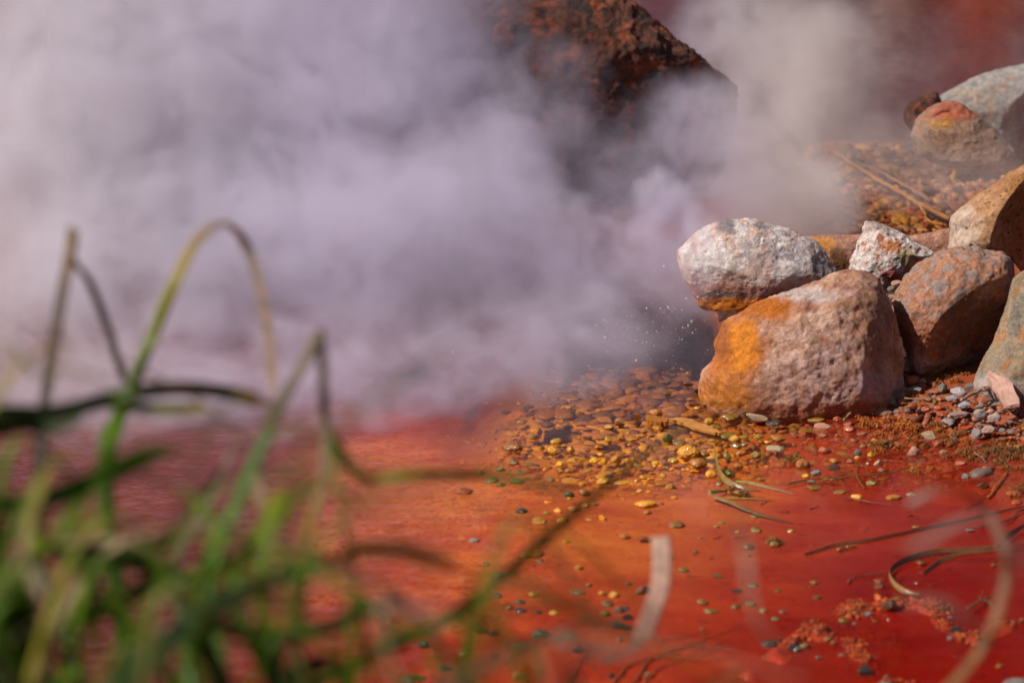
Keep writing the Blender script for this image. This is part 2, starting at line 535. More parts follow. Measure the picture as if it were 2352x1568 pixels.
# ------------------------------------------------------------------ boulders
def outline_fn(pts, c):
    """radius of a closed outline as a function of angle about c"""
    N = 1440
    ang = np.linspace(-math.pi, math.pi, N, endpoint=False)
    dx, dy = np.cos(ang), np.sin(ang)
    R = np.zeros(N)
    P = np.array(pts, float) - np.array(c)
    P[:, 1] *= -1
    for a, b in zip(P, np.roll(P, -1, 0)):
        e = b - a
        den = dx * e[1] - dy * e[0]
        ok = np.abs(den) > 1e-9
        tt = np.where(ok, (a[0] * e[1] - a[1] * e[0]) / np.where(ok, den, 1), -1)
        ss = np.where(ok, (a[0] * dy - a[1] * dx) / np.where(ok, den, 1), -1)
        hit = (tt > 0) & (ss >= -1e-6) & (ss <= 1 + 1e-6)
        R = np.where(hit, np.maximum(R, tt), R)
    k = np.exp(-0.5 * (np.arange(-18, 19) / 7.0) ** 2); k /= k.sum()
    R = np.convolve(np.concatenate([R[-18:], R, R[:18]]), k, 'valid')
    return lambda th: np.interp(th, np.append(ang, math.pi), np.append(R, R[0]))


def boulder(name, K, outline, y, mat, color_fn, label, depth=0.75, facets=(), amp=(0.05, 0.022, 0.010), freq=(2.2, 7, 22), seed=1, sub=7,
            k=2.3, cat="boulder", group=None, pits=0.0, ridged=0.0, back=1.0, parent=None):
    pts = [K(*p) for p in outline]
    A = np.array(pts)
    c = (0.5 * (A[:, 0].min() + A[:, 0].max()), 0.5 * (A[:, 1].min() + A[:, 1].max()))
    R = outline_fn(pts, c)
    C = at_y(c[0], c[1], y)
    L = float(np.dot(C - EYE, FWD))
    px = L / FPX
    size = 0.5 * min(np.ptp(A[:, 0]), np.ptp(A[:, 1])) * px
    D, F = ico(sub)
    # local frame: x right, y up in the view, z toward the viewer
    s = np.hypot(D[:, 0], D[:, 1]); th = np.arctan2(D[:, 1], D[:, 0])
    phi = np.arctan2(s, np.abs(D[:, 2]))
    sn, cn = np.sin(phi) ** (2 / k), np.cos(phi) ** (2 / k)
    r = R(th) * px
    dz = np.where(D[:, 2] > 0, depth, depth * back) * size
    Q = np.stack([r * sn * np.cos(th), r * sn * np.sin(th), np.sign(D[:, 2]) * cn * dz], -1)
    for f in facets:
        n = np.array(f[0], float); n /= np.linalg.norm(n)
        fu, fv = K(*f[1])
        tx, ty = (fu - c[0]) * px, (c[1] - fv) * px
        fr = Q[:, 2] > 0
        i = np.argmin(np.where(fr, (Q[:, 0] - tx) ** 2 + (Q[:, 1] - ty) ** 2, 1e9))
        d0 = Q[i] @ n - (f[2] if len(f) > 2 else 0) * size
        ex = np.maximum(Q @ n - d0, 0)
        Q = Q - (ex * 0.96)[:, None] * n[None, :] * (1.0 if len(f) < 4 else f[3])
    S = Q / size
    rad = D * np.array([1, 1, 1.0])
    d = amp[0] * fbm(S * freq[0] + seed * 7.1, 3, seed)
    d += amp[1] * fbm(S * freq[1] + seed, 4, seed + 5)
    d += amp[2] * fbm(S * freq[2] + seed, 3, seed + 9)
    if ridged:
        d += ridged * (fbm(S * 5.5 + seed, 5, seed + 40, True, 0.55) - 0.3)
    if pits:
        w = worley(S * 9.0 + seed, seed + 3)
        d -= pits * sstep(0.34, 0.1, w) * (gnoise(S * 2.0 + seed, seed + 2) > -0.15)
    Q = Q + rad * (d * size)[:, None]
    U = c[0] + Q[:, 0] / px; V = c[1] - Q[:, 1] / px
    colr, wet = color_fn(U, V, S, Q, K)
    W = C + Q[:, :1] * RGT + Q[:, 1:2] * UPV - Q[:, 2:3] * FWD
    base = np.array([C[0], C[1], 0.0])
    me = mesh_np(name, W - base, F, mat, colr, {"wet": wet})
    o = obj(name, me, label, cat, group, parent=parent)
    o.location = base
    return o


def stain(U, V, K, S, u, v, ru, rv, seed=0, edge=0.55, nf=4.0):
    uu, vv = K(u, v)
    k = (K(1, 0)[0] - K(0, 0)[0])
    d = np.sqrt(((U - uu) / (ru * k)) ** 2 + ((V - vv) / (rv * k)) ** 2)
    n = fbm(S * nf + seed * 3.3, 5, 60 + seed, False, 0.6)
    return sstep(1.0 + edge * 0.5, 1.0 - edge, d + 0.85 * n)


def patchy(S, f, seed, lo, hi, octv=5):
    return sstep(lo, hi, fbm(S * f + seed * 2.7, octv, 90 + seed))


def flat(c, n): return np.tile(np.array([c], float), (n, 1))


def c_white(U, V, S, Q, K):
    n = len(U)
    c = flat((0.67, 0.47, 0.39), n)
    c = mix(c, (0.56, 0.30, 0.19), patchy(S, 3.5, 1, -0.05, 0.35) * 0.8)
    c = mix(c, (0.80, 0.69, 0.64), patchy(S, 2.6, 2, -0.05, 0.3))
    gr = stain(U, V, K, S, 800, 330, 380, 170, 1) * patchy(S, 8, 3, -0.25, 0.2)
    c = mix(c, (0.36, 0.33, 0.35), gr * 0.8)
    c = mix(c, (0.20, 0.17, 0.18), stain(U, V, K, S, 430, 165, 70, 60, 2) * 0.9)
    c = mix(c, (0.24, 0.20, 0.21), stain(U, V, K, S, 640, 175, 70, 30, 3) * 0.8)
    c = mix(c, (0.25, 0.20, 0.20), stain(U, V, K, S, 1020, 440, 110, 60, 4) * 0.8)
    c = mix(c, (0.78, 0.70, 0.62), stain(U, V, K, S, 330, 400, 170, 110, 5))
    v0 = K(0, 520)[1]
    low = sstep(0, 22, V - v0 + 10 * fbm(S * 3, 3, 8) - (U - K(560, 0)[0]) * 0.05)
    c = mix(c, (0.40, 0.16, 0.10), low * 0.85)
    c = mix(c, (0.17, 0.13, 0.11), stain(U, V, K, S, 420, 620, 190, 30, 6) * 0.8)
    rim = sstep(0, 8, V - K(0, 622)[1] + 4 * fbm(S * 6, 3, 11))
    c = mix(c, (0.66, 0.20, 0.010), rim)
    return c, np.clip(rim, 0, 1)


def c_front(U, V, S, Q, K):
    n = len(U)
    c = flat((0.47, 0.23, 0.14), n)
    c = mix(c, (0.64, 0.39, 0.28), patchy(S, 3.0, 4, -0.1, 0.3))
    c = mix(c, (0.34, 0.14, 0.10), patchy(S, 5.0, 5, 0.05, 0.35) * 0.8)
    c = mix(c, (0.50, 0.26, 0.10), patchy(S, 6.0, 6, 0.15, 0.4) * 0.6)
    c = mix(c, (0.64, 0.52, 0.49), stain(U, V, K, S, 900, 620, 300, 60, 7) * 0.7)
    c = mix(c, (0.66, 0.43, 0.36), stain(U, V, K, S, 1000, 1080, 280, 260, 8) * 0.85 * patchy(S, 7, 7, -0.3, 0.1))
    c = mix(c, (0.50, 0.34, 0.38), stain(U, V, K, S, 1400, 1190, 200, 90, 9) * 0.8)
    c = mix(c, (0.24, 0.13, 0.09), stain(U, V, K, S, 1400, 800, 150, 330, 10) * 0.55)  # shade on the right half mixed in as dark brown
    og = stain(U, V, K, S, 460, 960, 190, 270, 11, 0.6, 3.0)
    c = mix(c, (0.62, 0.155, 0.004), og)
    c = mix(c, (0.74, 0.235, 0.005), stain(U, V, K, S, 520, 930, 110, 190, 12) * og)
    c = mix(c, (0.36, 0.10, 0.01), stain(U, V, K, S, 400, 900, 60, 200, 13) * 0.8)
    c = mix(c, (0.50, 0.13, 0.006), stain(U, V, K, S, 640, 690, 260, 80, 14) * 0.95)
    skirt = stain(U, V, K, S, 400, 1240, 190, 130, 15)
    c = mix(c, (0.60, 0.19, 0.02), skirt)
    foot = sstep(0, 12, V - K(0, 1290)[1] + 5 * fbm(S * 5, 3, 12)) * (U > K(560, 0)[0])
    c = mix(c, (0.36, 0.11, 0.05), foot * 0.9)
    return c, np.clip(np.maximum(og * 0.55, np.maximum(skirt, 0.4 * foot)), 0, 1)


def c_gem(U, V, S, Q, K):
    n = len(U)
    c = flat((0.66, 0.52, 0.46), n)
    c = mix(c, (0.76, 0.70, 0.67), patchy(S, 3.0, 7, -0.1, 0.25))
    c = mix(c, (0.52, 0.16, 0.06), patchy(S, 4.5, 8, 0.12, 0.32) * 0.9)
    c = mix(c, (0.40, 0.04, 0.02), stain(U, V, K, S, 1480, 490, 100, 40, 16) * 0.85)
    c = mix(c, (0.55, 0.17, 0.03), stain(U, V, K, S, 1480, 300, 80, 50, 17) * 0.9)
    c = mix(c, (0.42, 0.28, 0.10), stain(U, V, K, S, 1580, 370, 70, 70, 18) * 0.8)
    c = mix(c, (0.38, 0.26, 0.20), stain(U, V, K, S, 1400, 170, 110, 40, 19) * 0.7)
    c = mix(c, (0.16, 0.08, 0.06), patchy(S, 7.0, 9, 0.25, 0.4) * 0.8)
    return c, np.zeros(n)


def c_dark(U, V, S, Q, K):
    n = len(U)
    c = flat((0.44, 0.20, 0.115), n)
    c = mix(c, (0.28, 0.235, 0.22), patchy(S, 5.0, 10, -0.08, 0.22) * 0.85)
    c = mix(c, (0.48, 0.25, 0.17), patchy(S, 9.0, 11, 0.1, 0.35) * 0.7)
    c = mix(c, (0.40, 0.15, 0.075), stain(U, V, K, S, 1640, 930, 200, 230, 20) * 0.8)
    c = mix(c, (0.50, 0.36, 0.33), stain(U, V, K, S, 1640, 1070, 130, 60, 21) * 0.7)
    c = mix(c, (0.12, 0.055, 0.035), stain(U, V, K, S, 1990, 820, 260, 260, 46) * 0.75)  # undercut's shade darkened into the stone colour
    c = mix(c, (0.30, 0.24, 0.25), stain(U, V, K, S, 2000, 1080, 130, 110, 22) * 0.6)
    return c, np.zeros(n)


def c_brown(U, V, S, Q, K):
    n = len(U)
    c = flat((0.46, 0.24, 0.12), n)
    c = mix(c, (0.38, 0.17, 0.075), patchy(S, 4.0, 12, -0.05, 0.3) * 0.8)
    c = mix(c, (0.55, 0.41, 0.32), stain(U, V, K, S, 560, 500, 140, 230, 23) * 0.8)
    c = mix(c, (0.30, 0.12, 0.03), stain(U, V, K, S, 950, 380, 130, 300, 24) * 0.85)
    c = mix(c, (0.12, 0.06, 0.03), patchy(S, 14.0, 13, 0.2, 0.4) * stain(U, V, K, S, 900, 400, 260, 300, 25))
    return c, np.zeros(n)


def c_slab(U, V, S, Q, K):
    n = len(U)
    c = flat((0.36, 0.25, 0.15), n)
    c = mix(c, (0.27, 0.23, 0.18), patchy(S, 4.0, 14, -0.1, 0.25) * 0.8)
    c = mix(c, (0.42, 0.20, 0.09), patchy(S, 5.0, 15, 0.1, 0.3) * 0.9)
    c = mix(c, (0.16, 0.18, 0.17), patchy(S, 7.0, 16, 0.22, 0.4) * 0.6)
    c = mix(c, (0.56, 0.45, 0.40), stain(U, V, K, S, 800, 1460, 180, 90, 26) * 0.8)
    return c, np.zeros(n)


def c_red(U, V, S, Q, K):
    n = len(U)
    c = flat((0.44, 0.20, 0.13), n)
    c = mix(c, (0.55, 0.33, 0.25), patchy(S, 4.0, 17, 0.0, 0.3) * 0.7)
    og = stain(U, V, K, S, 1040, 290, 110, 60, 27)
    c = mix(c, (0.62, 0.22, 0.01), og)
    c = mix(c, (0.13, 0.05, 0.015), stain(U, V, K, S, 1150, 390, 80, 90, 28) * 0.95)
    return c, og * 0.7


def c_greyfar(U, V, S, Q, K):
    n = len(U)
    c = flat((0.34, 0.30, 0.27), n)
    c = mix(c, (0.42, 0.27, 0.18), patchy(S, 3.0, 18, -0.05, 0.3) * 0.8)
    c = mix(c, (0.22, 0.19, 0.18), patchy(S, 5.0, 19, 0.1, 0.3) * 0.7)
    return c, np.zeros(n)


def c_brownfar(U, V, S, Q, K):
    n = len(U)
    c = flat((0.34, 0.20, 0.13), n)
    c = mix(c, (0.46, 0.10, 0.045), stain(U, V, K, S, 1200, 710, 190, 80, 29) * 0.9)
    c = mix(c, (0.46, 0.22, 0.05), stain(U, V, K, S, 1120, 790, 110, 40, 30) * 0.8)
    c = mix(c, (0.22, 0.15, 0.12), patchy(S, 4.0, 20, 0.0, 0.3) * 0.6)
    return c, np.zeros(n)


def c_back(U, V, S, Q, K):
    n = len(U)
    c = flat((0.11, 0.04, 0.025), n)
    c = mix(c, (0.28, 0.07, 0.03), patchy(S, 4.0, 21, 0.0, 0.3) * 0.9)
    c = mix(c, (0.035, 0.025, 0.022), patchy(S, 6.0, 22, 0.05, 0.3) * 0.9)
    return c, np.zeros(n)


def c_wetred(U, V, S, Q, K):
    n = len(U)
    c = flat((0.78, 0.08, 0.014), n)
    c = mix(c, (0.16, 0.02, 0.01), patchy(S, 4.0, 23, 0.0, 0.3))
    return c, np.zeros(n) + 0.3


def c_pale(U, V, S, Q, K):
    n = len(U)
    c = flat((0.60, 0.42, 0.36), n)
    c = mix(c, (0.7, 0.6, 0.55), patchy(S, 4.0, 24, 0.0, 0.3))
    return c, np.zeros(n)


boulder("boulder", K1, [(480, 118), (620, 125), (760, 165), (900, 215), (1000, 265), (1060, 330), (1110, 400), (1165, 475), (1120, 540), (1000, 590), (900, 620), (820, 640), (740, 660),
                        (620, 695), (500, 714), (380, 716), (290, 708), (250, 682), (225, 620), (180, 560), (140, 480), (115, 420), (110, 330), (170, 270), (240, 200), (340, 150), (410, 130)],
        7.66, M_ROCK, c_white, "pale crusted boulder jutting out over a dark steaming hollow, orange drips along its underside",
        depth=0.85, facets=[((-0.28, -0.56, 0.78), (560, 510)), ((0.62, 0.25, 0.74), (960, 400))],
        amp=(0.07, 0.024, 0.010), seed=3, pits=0.03)
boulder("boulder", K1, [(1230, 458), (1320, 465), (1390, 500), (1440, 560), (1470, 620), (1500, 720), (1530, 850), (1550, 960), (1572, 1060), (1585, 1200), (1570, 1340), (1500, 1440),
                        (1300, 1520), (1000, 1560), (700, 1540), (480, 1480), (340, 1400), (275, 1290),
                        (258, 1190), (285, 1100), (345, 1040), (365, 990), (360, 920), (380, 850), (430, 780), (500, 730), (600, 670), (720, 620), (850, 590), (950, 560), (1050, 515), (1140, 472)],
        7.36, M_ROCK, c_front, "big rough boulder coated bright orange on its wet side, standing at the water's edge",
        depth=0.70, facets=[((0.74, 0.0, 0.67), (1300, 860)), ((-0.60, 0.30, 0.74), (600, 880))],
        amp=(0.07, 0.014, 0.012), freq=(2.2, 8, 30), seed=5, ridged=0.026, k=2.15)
boulder("boulder", K1, [(1325, 138), (1400, 145), (1480, 175), (1560, 215), (1620, 260), (1690, 295), (1775, 340), (1760, 370), (1700, 390), (1650, 430), (1600, 490), (1575, 525), (1500, 560), (1420, 580),
                        (1350, 560), (1270, 520), (1218, 460), (1230, 400), (1270, 320), (1300, 250), (1315, 190)],
        7.78, M_ROCK, c_gem, "jagged white rock streaked with rust, wedged between the boulders with its point up",
        depth=0.8, facets=[((-0.75, 0.1, 0.65), (1330, 330)), ((0.45, 0.5, 0.74), (1600, 300)), ((0.1, -0.3, 0.95), (1450, 430))],
        amp=(0.09, 0.06, 0.012), freq=(2.2, 3.6, 12), seed=7, ridged=0.03, k=2.0)
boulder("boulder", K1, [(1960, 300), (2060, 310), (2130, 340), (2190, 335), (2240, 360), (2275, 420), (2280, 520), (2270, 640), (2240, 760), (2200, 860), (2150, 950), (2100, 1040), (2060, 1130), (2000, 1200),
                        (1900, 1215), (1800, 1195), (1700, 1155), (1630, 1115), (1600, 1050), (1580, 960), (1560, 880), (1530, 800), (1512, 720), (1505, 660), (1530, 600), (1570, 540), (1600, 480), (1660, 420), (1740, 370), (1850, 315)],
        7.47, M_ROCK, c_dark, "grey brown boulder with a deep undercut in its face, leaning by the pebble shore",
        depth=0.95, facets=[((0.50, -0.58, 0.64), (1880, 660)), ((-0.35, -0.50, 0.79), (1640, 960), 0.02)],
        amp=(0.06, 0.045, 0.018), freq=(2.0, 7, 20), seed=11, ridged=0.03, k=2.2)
boulder("boulder", K2, [(996, 80), (900, 135), (800, 210), (700, 270), (600, 350), (548, 400), (535, 440), (545, 500), (530, 560), (510, 620), (560, 680), (640, 690), (720, 680), (800, 660),
                        (850, 655), (920, 660), (1000, 760), (1160, 820), (1400, 700), (1500, 450), (1400, 200), (1250, 70), (1120, 40)],
        7.83, M_ROCKP, c_brown, "large tan brown boulder with a pitted face, highest of the heap on the shore",
        depth=0.85, facets=[((0.62, -0.25, 0.74), (830, 350)), ((-0.45, 0.5, 0.74), (700, 420))], amp=(0.05, 0.02, 0.012), seed=13, pits=0.05, k=2.4)
boulder("boulder", K2, [(1000, 735), (935, 780), (905, 880), (850, 1060), (800, 1200), (735, 1300), (700, 1400), (690, 1470), (760, 1560), (900, 1640), (1100, 1760), (1500, 1800), (1800, 1300), (1700, 900), (1400, 700), (1150, 690)],
        7.30, M_ROCK, c_slab, "broad tan slab of rock veined grey, tilted beside the pink shard",
        depth=0.55, facets=[((-0.1, 0.45, 0.89), (960, 1250)), ((-0.45, 0.25, 0.86), (850, 1330), 0.01)], amp=(0.04, 0.02, 0.012), seed=17, k=2.8)
boulder("boulder", K1, [(940, 240), (1060, 225), (1180, 226), (1300, 222), (1380, 260), (1400, 380), (1330, 470), (1200, 500), (1080, 470), (980, 400), (920, 310)],
        7.95, M_ROCK, c_red, "low reddish rock with an orange patch, half hidden behind the pale crusted boulder", amp=(0.05, 0.04, 0.02), seed=19, sub=6)
boulder("boulder", K1, [(1560, 240), (1660, 222), (1760, 210), (1810, 188), (1880, 182), (1960, 240), (1960, 340), (1860, 400), (1740, 400), (1620, 330)],
        7.92, M_ROCK, c_red, "dusky pink rock behind the jagged white rock", amp=(0.05, 0.04, 0.02), seed=23, sub=6)
boulder("boulder", K1, [(420, 560), (560, 540), (700, 560), (860, 600), (900, 700), (820, 820), (650, 900), (470, 880), (380, 780), (370, 660)],
        7.80, M_ROCK, c_back, "dark wet rock in the shaded hollow under the pale crusted boulder", depth=0.6, amp=(0.05, 0.04, 0.02), seed=25, sub=6)  # added so the gap below the pale boulder reads dark
boulder("boulder", K5, [(1669, 405), (1560, 430), (1440, 455), (1340, 490), (1240, 550), (1150, 600), (1085, 640), (1050, 690), (1110, 760), (1300, 840), (1500, 930), (1669, 1000), (2000, 960), (2200, 760), (2150, 520), (1950, 400)],
        8.9, M_ROCK, c_greyfar, "smooth grey boulder at the far edge of the mud, the palest one up there",
        facets=[((-0.3, 0.65, 0.7), (1350, 600)), ((0.4, -0.35, 0.85), (1560, 680))], amp=(0.05, 0.025, 0.012), seed=29, sub=6)
boulder("boulder", K5, [(1060, 690), (1120, 655), (1220, 630), (1290, 668), (1380, 740), (1480, 820), (1560, 900), (1640, 980), (1660, 1040), (1580, 1110), (1420, 1105), (1250, 1075), (1100, 1035), (1000, 960), (955, 860), (980, 760)],
        8.55, M_ROCK, c_brownfar, "brown boulder with a rusty red cap in thin steam, below the smooth grey one",
        facets=[((-0.2, -0.3, 0.93), (1280, 880)), ((0.1, 0.7, 0.7), (1230, 740))], amp=(0.06, 0.04, 0.02), seed=31, sub=6)
boulder("boulder", K5, [(1115, 580), (1050, 597), (960, 640), (915, 690), (910, 760), (960, 830), (1060, 820), (1140, 730), (1150, 640)],
        8.78, M_ROCK, c_back, "small dark reddish rock beside the far brown boulder", amp=(0.10, 0.08, 0.03), seed=33, sub=5, cat="rock")
boulder("boulder", K4, [(440, -40), (640, -60), (900, -60), (1200, -35), (1370, 15), (1430, 65), (1510, 125), (1570, 190), (1610, 245), (1690, 290), (1755, 350), (1860, 425), (1935, 465), (1975, 520), (1975, 570),
                        (1965, 700), (1965, 820), (1950, 960), (1860, 1090), (1500, 1180), (1150, 1180), (850, 1120), (640, 1000), (480, 760), (400, 480), (400, 180)],
        8.75, M_ROCK, c_back, "huge dark brown boulder looming behind the steam",
        depth=0.6, facets=[((0.35, -0.30, 0.88), (1350, 330)), ((-0.2, 0.75, 0.6), (1000, 60))], amp=(0.07, 0.06, 0.03), freq=(2.2, 6, 18), seed=37, ridged=0.02, k=2.3)

# beyond the top of the frame: the red rock and pale stone whose reflections lie on the far water
def standing(name, prof, y, mat, fn, label, cat, depth, seed):
    pts = []
    for x, z in prof:
        p = np.array([x, y, z - CAM_H]); w = p @ FWD
        pts.append((CU + p[0] / w * FPX, CV - (p @ UPV) / w * FPX))
    return boulder(name, KI, pts, y, mat, fn, label, cat=cat, depth=depth, seed=seed, sub=6, k=3.0, amp=(0.03, 0.02, 0.01))


standing("boulder", [(1.38, -0.1), (1.42, 0.45), (1.46, 0.70), (1.56, 0.80), (1.68, 0.83), (1.74, 0.76), (1.84, 0.55), (1.98, 0.30), (2.06, -0.1)], 13.0, M_ROCK, c_wetred,
         "tall dark red rock out in the pond, seen as a reflection on the far water", "boulder", 0.8, 41)
standing("boulder", [(1.20, -0.1), (1.22, 0.62), (1.26, 0.73), (1.38, 0.74), (1.42, 0.60), (1.44, -0.1)], 12.7, M_ROCK, c_pale,
         "pale upright stone whose pink reflection hangs beside the red one", "boulder", 0.8, 43)

# ------------------------------------------------------------------ pebbles and clods: a few shapes, every stone its own object
def stone_mesh(name, sub, amp, mat, seed, cuts=0, ridged=0.0, k=2.2):
    D, F = ico(sub)
    rng = np.random.default_rng(seed)
    Q = np.sign(D) * np.abs(D) ** (2 / k)
    Q = Q / np.abs(Q).max(0)
    for i in range(cuts):
        n = rng.normal(size=3); n[2] *= 0.8; n /= np.linalg.norm(n)
        d0 = rng.uniform(0.55, 0.8)
        Q = Q - (np.maximum(Q @ n - d0, 0) * 0.95)[:, None] * n
    d = amp * fbm(D * 1.6 + seed, 3, seed) + amp * 0.4 * fbm(D * 5 + seed, 3, seed + 1)
    if ridged:
        d += ridged * fbm(D * 4.5 + seed, 4, seed + 2, True, 0.6)
    Q = Q * (1 + d)[:, None]
    Q = Q / (np.abs(Q).max(0))
    return mesh_np(name, Q, F, mat)


FAM = {
    'round': [(4, 0.22, 1, 0.0, 2.1), (4, 0.30, 3, 0.0, 2.2), (4, 0.26, 4, 0.02, 2.4), (4, 0.36, 2, 0.03, 2.0), (4, 0.26, 5, 0.0, 2.2)],
    'angular': [(4, 0.16, 7, 0.02, 2.6), (4, 0.2, 9, 0.04, 2.4), (4, 0.18, 6, 0.0, 2.2), (4, 0.24, 8, 0.06, 2.3)],
    'clod': [(5, 0.22, 1, 0.22, 2.1), (5, 0.25, 1, 0.28, 2.2), (5, 0.2, 2, 0.18, 2.2)],
}
KINDS = {  # name, category, family, material, colour, jitter
    'o': ("ochre_pebble", "pebble", 'round', M_WET, (0.80, 0.33, 0.010)),
    'a': ("ochre_stone", "stone", 'angular', M_WET, (0.74, 0.28, 0.012)),
    'b': ("brown_stone", "stone", 'angular', M_WET, (0.26, 0.075, 0.012)),
    'c': ("mud_clod", "clod", 'clod', M_WET, (0.42, 0.14, 0.014)),
    'y': ("ochre_lump", "lump", 'clod', M_WET, (0.76, 0.34, 0.015)),
    'g': ("olive_pebble", "pebble", 'round', M_WET, (0.31, 0.165, 0.018)),
    'v': ("green_pebble", "pebble", 'round', M_WET, (0.15, 0.13, 0.012)),
    'k': ("black_pebble", "pebble", 'round', M_WET, (0.018, 0.017, 0.018)),
    's': ("sunken_stone", "stone", 'angular', M_SUB, (0.48, 0.17, 0.018)),
    't': ("sunken_pebble", "pebble", 'round', M_SUB, (0.40, 0.13, 0.018)),
    'r': ("red_pebble", "pebble", 'round', M_WET, (0.42, 0.085, 0.025)),
    'd': ("grey_pebble", "pebble", 'round', M_DRY, (0.31, 0.235, 0.19)),
    'l': ("lilac_pebble", "pebble", 'angular', M_DRY, (0.44, 0.34, 0.32)),
    'p': ("pink_pebble", "pebble", 'round', M_DRY, (0.50, 0.26, 0.18)),
    'w': ("cream_stone", "stone", 'angular', M_WET, (0.50, 0.34, 0.20)),
    'n': ("dark_stone", "stone", 'angular', M_WET, (0.075, 0.05, 0.035)),
}
_fam = {}
PEB_COUNT = {}
PEBBLES = []


def fam_mesh(fam, mat, i):
    key = (fam, mat.name, i % len(FAM[fam]))
    if key not in _fam:
        p = FAM[fam][key[2]]
        _fam[key] = stone_mesh(fam + "_stone", p[0], p[1], mat, 100 + 7 * len(_fam), p[2], p[3], p[4])
    return _fam[key]


ZONE_GROUP = {
    'o': ("small ochre pebble among the others in the shallow orange water", "ochre pebbles in the shallows"),
    'a': ("small angular ochre stone wet in the shallow orange water", "ochre stones in the shallows"),
    'b': ("small wet brown stone in the shallow orange water", "brown stones in the shallows"),
    'c': ("small rough brown clod poking out of the red water", "mud clods in the red water"),
    'y': ("small lumpy yellow ochre piece in the shallow water", "ochre lumps"),
    'g': ("small wet olive pebble in the red water", "olive pebbles in the red water"),
    'v': ("small wet dark green pebble in the red water", "green pebbles in the water"),
    'k': ("small shiny black pebble in the red water", "black pebbles in the water"),
    's': ("flat silted ochre stone lying under the clear shallow water", "sunken stones by the orange boulder"),
    't': ("small silted ochre pebble under the clear shallow water", "sunken pebbles by the orange boulder"),
    'r': ("small red brown pebble wet at the muddy shoreline", "red pebbles along the shore"),
    'd': ("small grey pebble lying on the red gravel shore", "grey pebbles on the shore"),
    'l': ("small pale lilac pebble lying on the red gravel shore", "lilac pebbles on the shore"),
    'p': ("small pinkish pebble lying on the red gravel shore", "pink pebbles on the shore"),
    'w': ("small cream stone wet in the red mud", "cream stones"),
    'n': ("small dark wet stone in the red water", "dark stones in the red water"),
}


def pebble(K, cx, cy, w, h, ang, kind, label=None, sunk=False, rng=random):
    name, cat, fam, mat, colr = KINDS[kind]
    i = PEB_COUNT.get(kind, 0); PEB_COUNT[kind] = i + 1
    f = K(1, 0)[0] - K(0, 0)[0]
    u, v = K(cx, cy)
    W, Hh = w * f, h * f
    G = at_z(u, v + 0.22 * Hh, 0.0)
    zb = max(height_at(G[0], G[1]), -0.016)
    G = at_z(u, v + 0.22 * Hh, max(zb, 0.0))
    L = float(np.dot(G - EYE, FWD))
    width = W * L / FPX
    depth = width * rng.uniform(0.62, 0.85)
    happ = Hh * L / FPX
    ht = math.sqrt(max(happ ** 2 - (depth * SP) ** 2, (0.42 * happ) ** 2)) / CP
    ht = min(ht, width * 0.95)
    me = fam_mesh(fam, mat, i + int(cx))
    o = bpy.data.objects.new(name, me); COL.objects.link(o)
    o.scale = (width / 2, depth / 2, ht / 2)
    a = math.radians(ang)
    yaw = math.atan2(math.sin(a) / SP * 0.6, math.cos(a))
    o.rotation_euler = (rng.uniform(-0.12, 0.12), rng.uniform(-0.12, 0.12), yaw)
    if sunk or kind in 'st':
        ht = min(ht, 0.022); o.scale[2] = ht / 2
        o.location = (G[0], G[1], -0.001 - 0.5 * ht)
    elif zb > 0.004:
        o.location = (G[0], G[1], zb + 0.30 * ht)
    else:
        o.location = (G[0], G[1], 0.17 * ht)
    j = rng.uniform(0.6, 1.2); jr = rng.uniform(0.85, 1.12)
    if v > 1240: j *= 0.62
    o.color = (min(colr[0] * j * jr, 0.8), colr[1] * j, min(colr[2] * j / jr, 0.7), 1)
    PEBBLES.append((o, u, v, W, Hh, kind, label))
    if label:
        o["label"] = label
        o["group"] = ZONE_GROUP[kind][1]
    else:
        o["label"], o["group"] = ZONE_GROUP[kind]
    o["category"] = cat
    return o


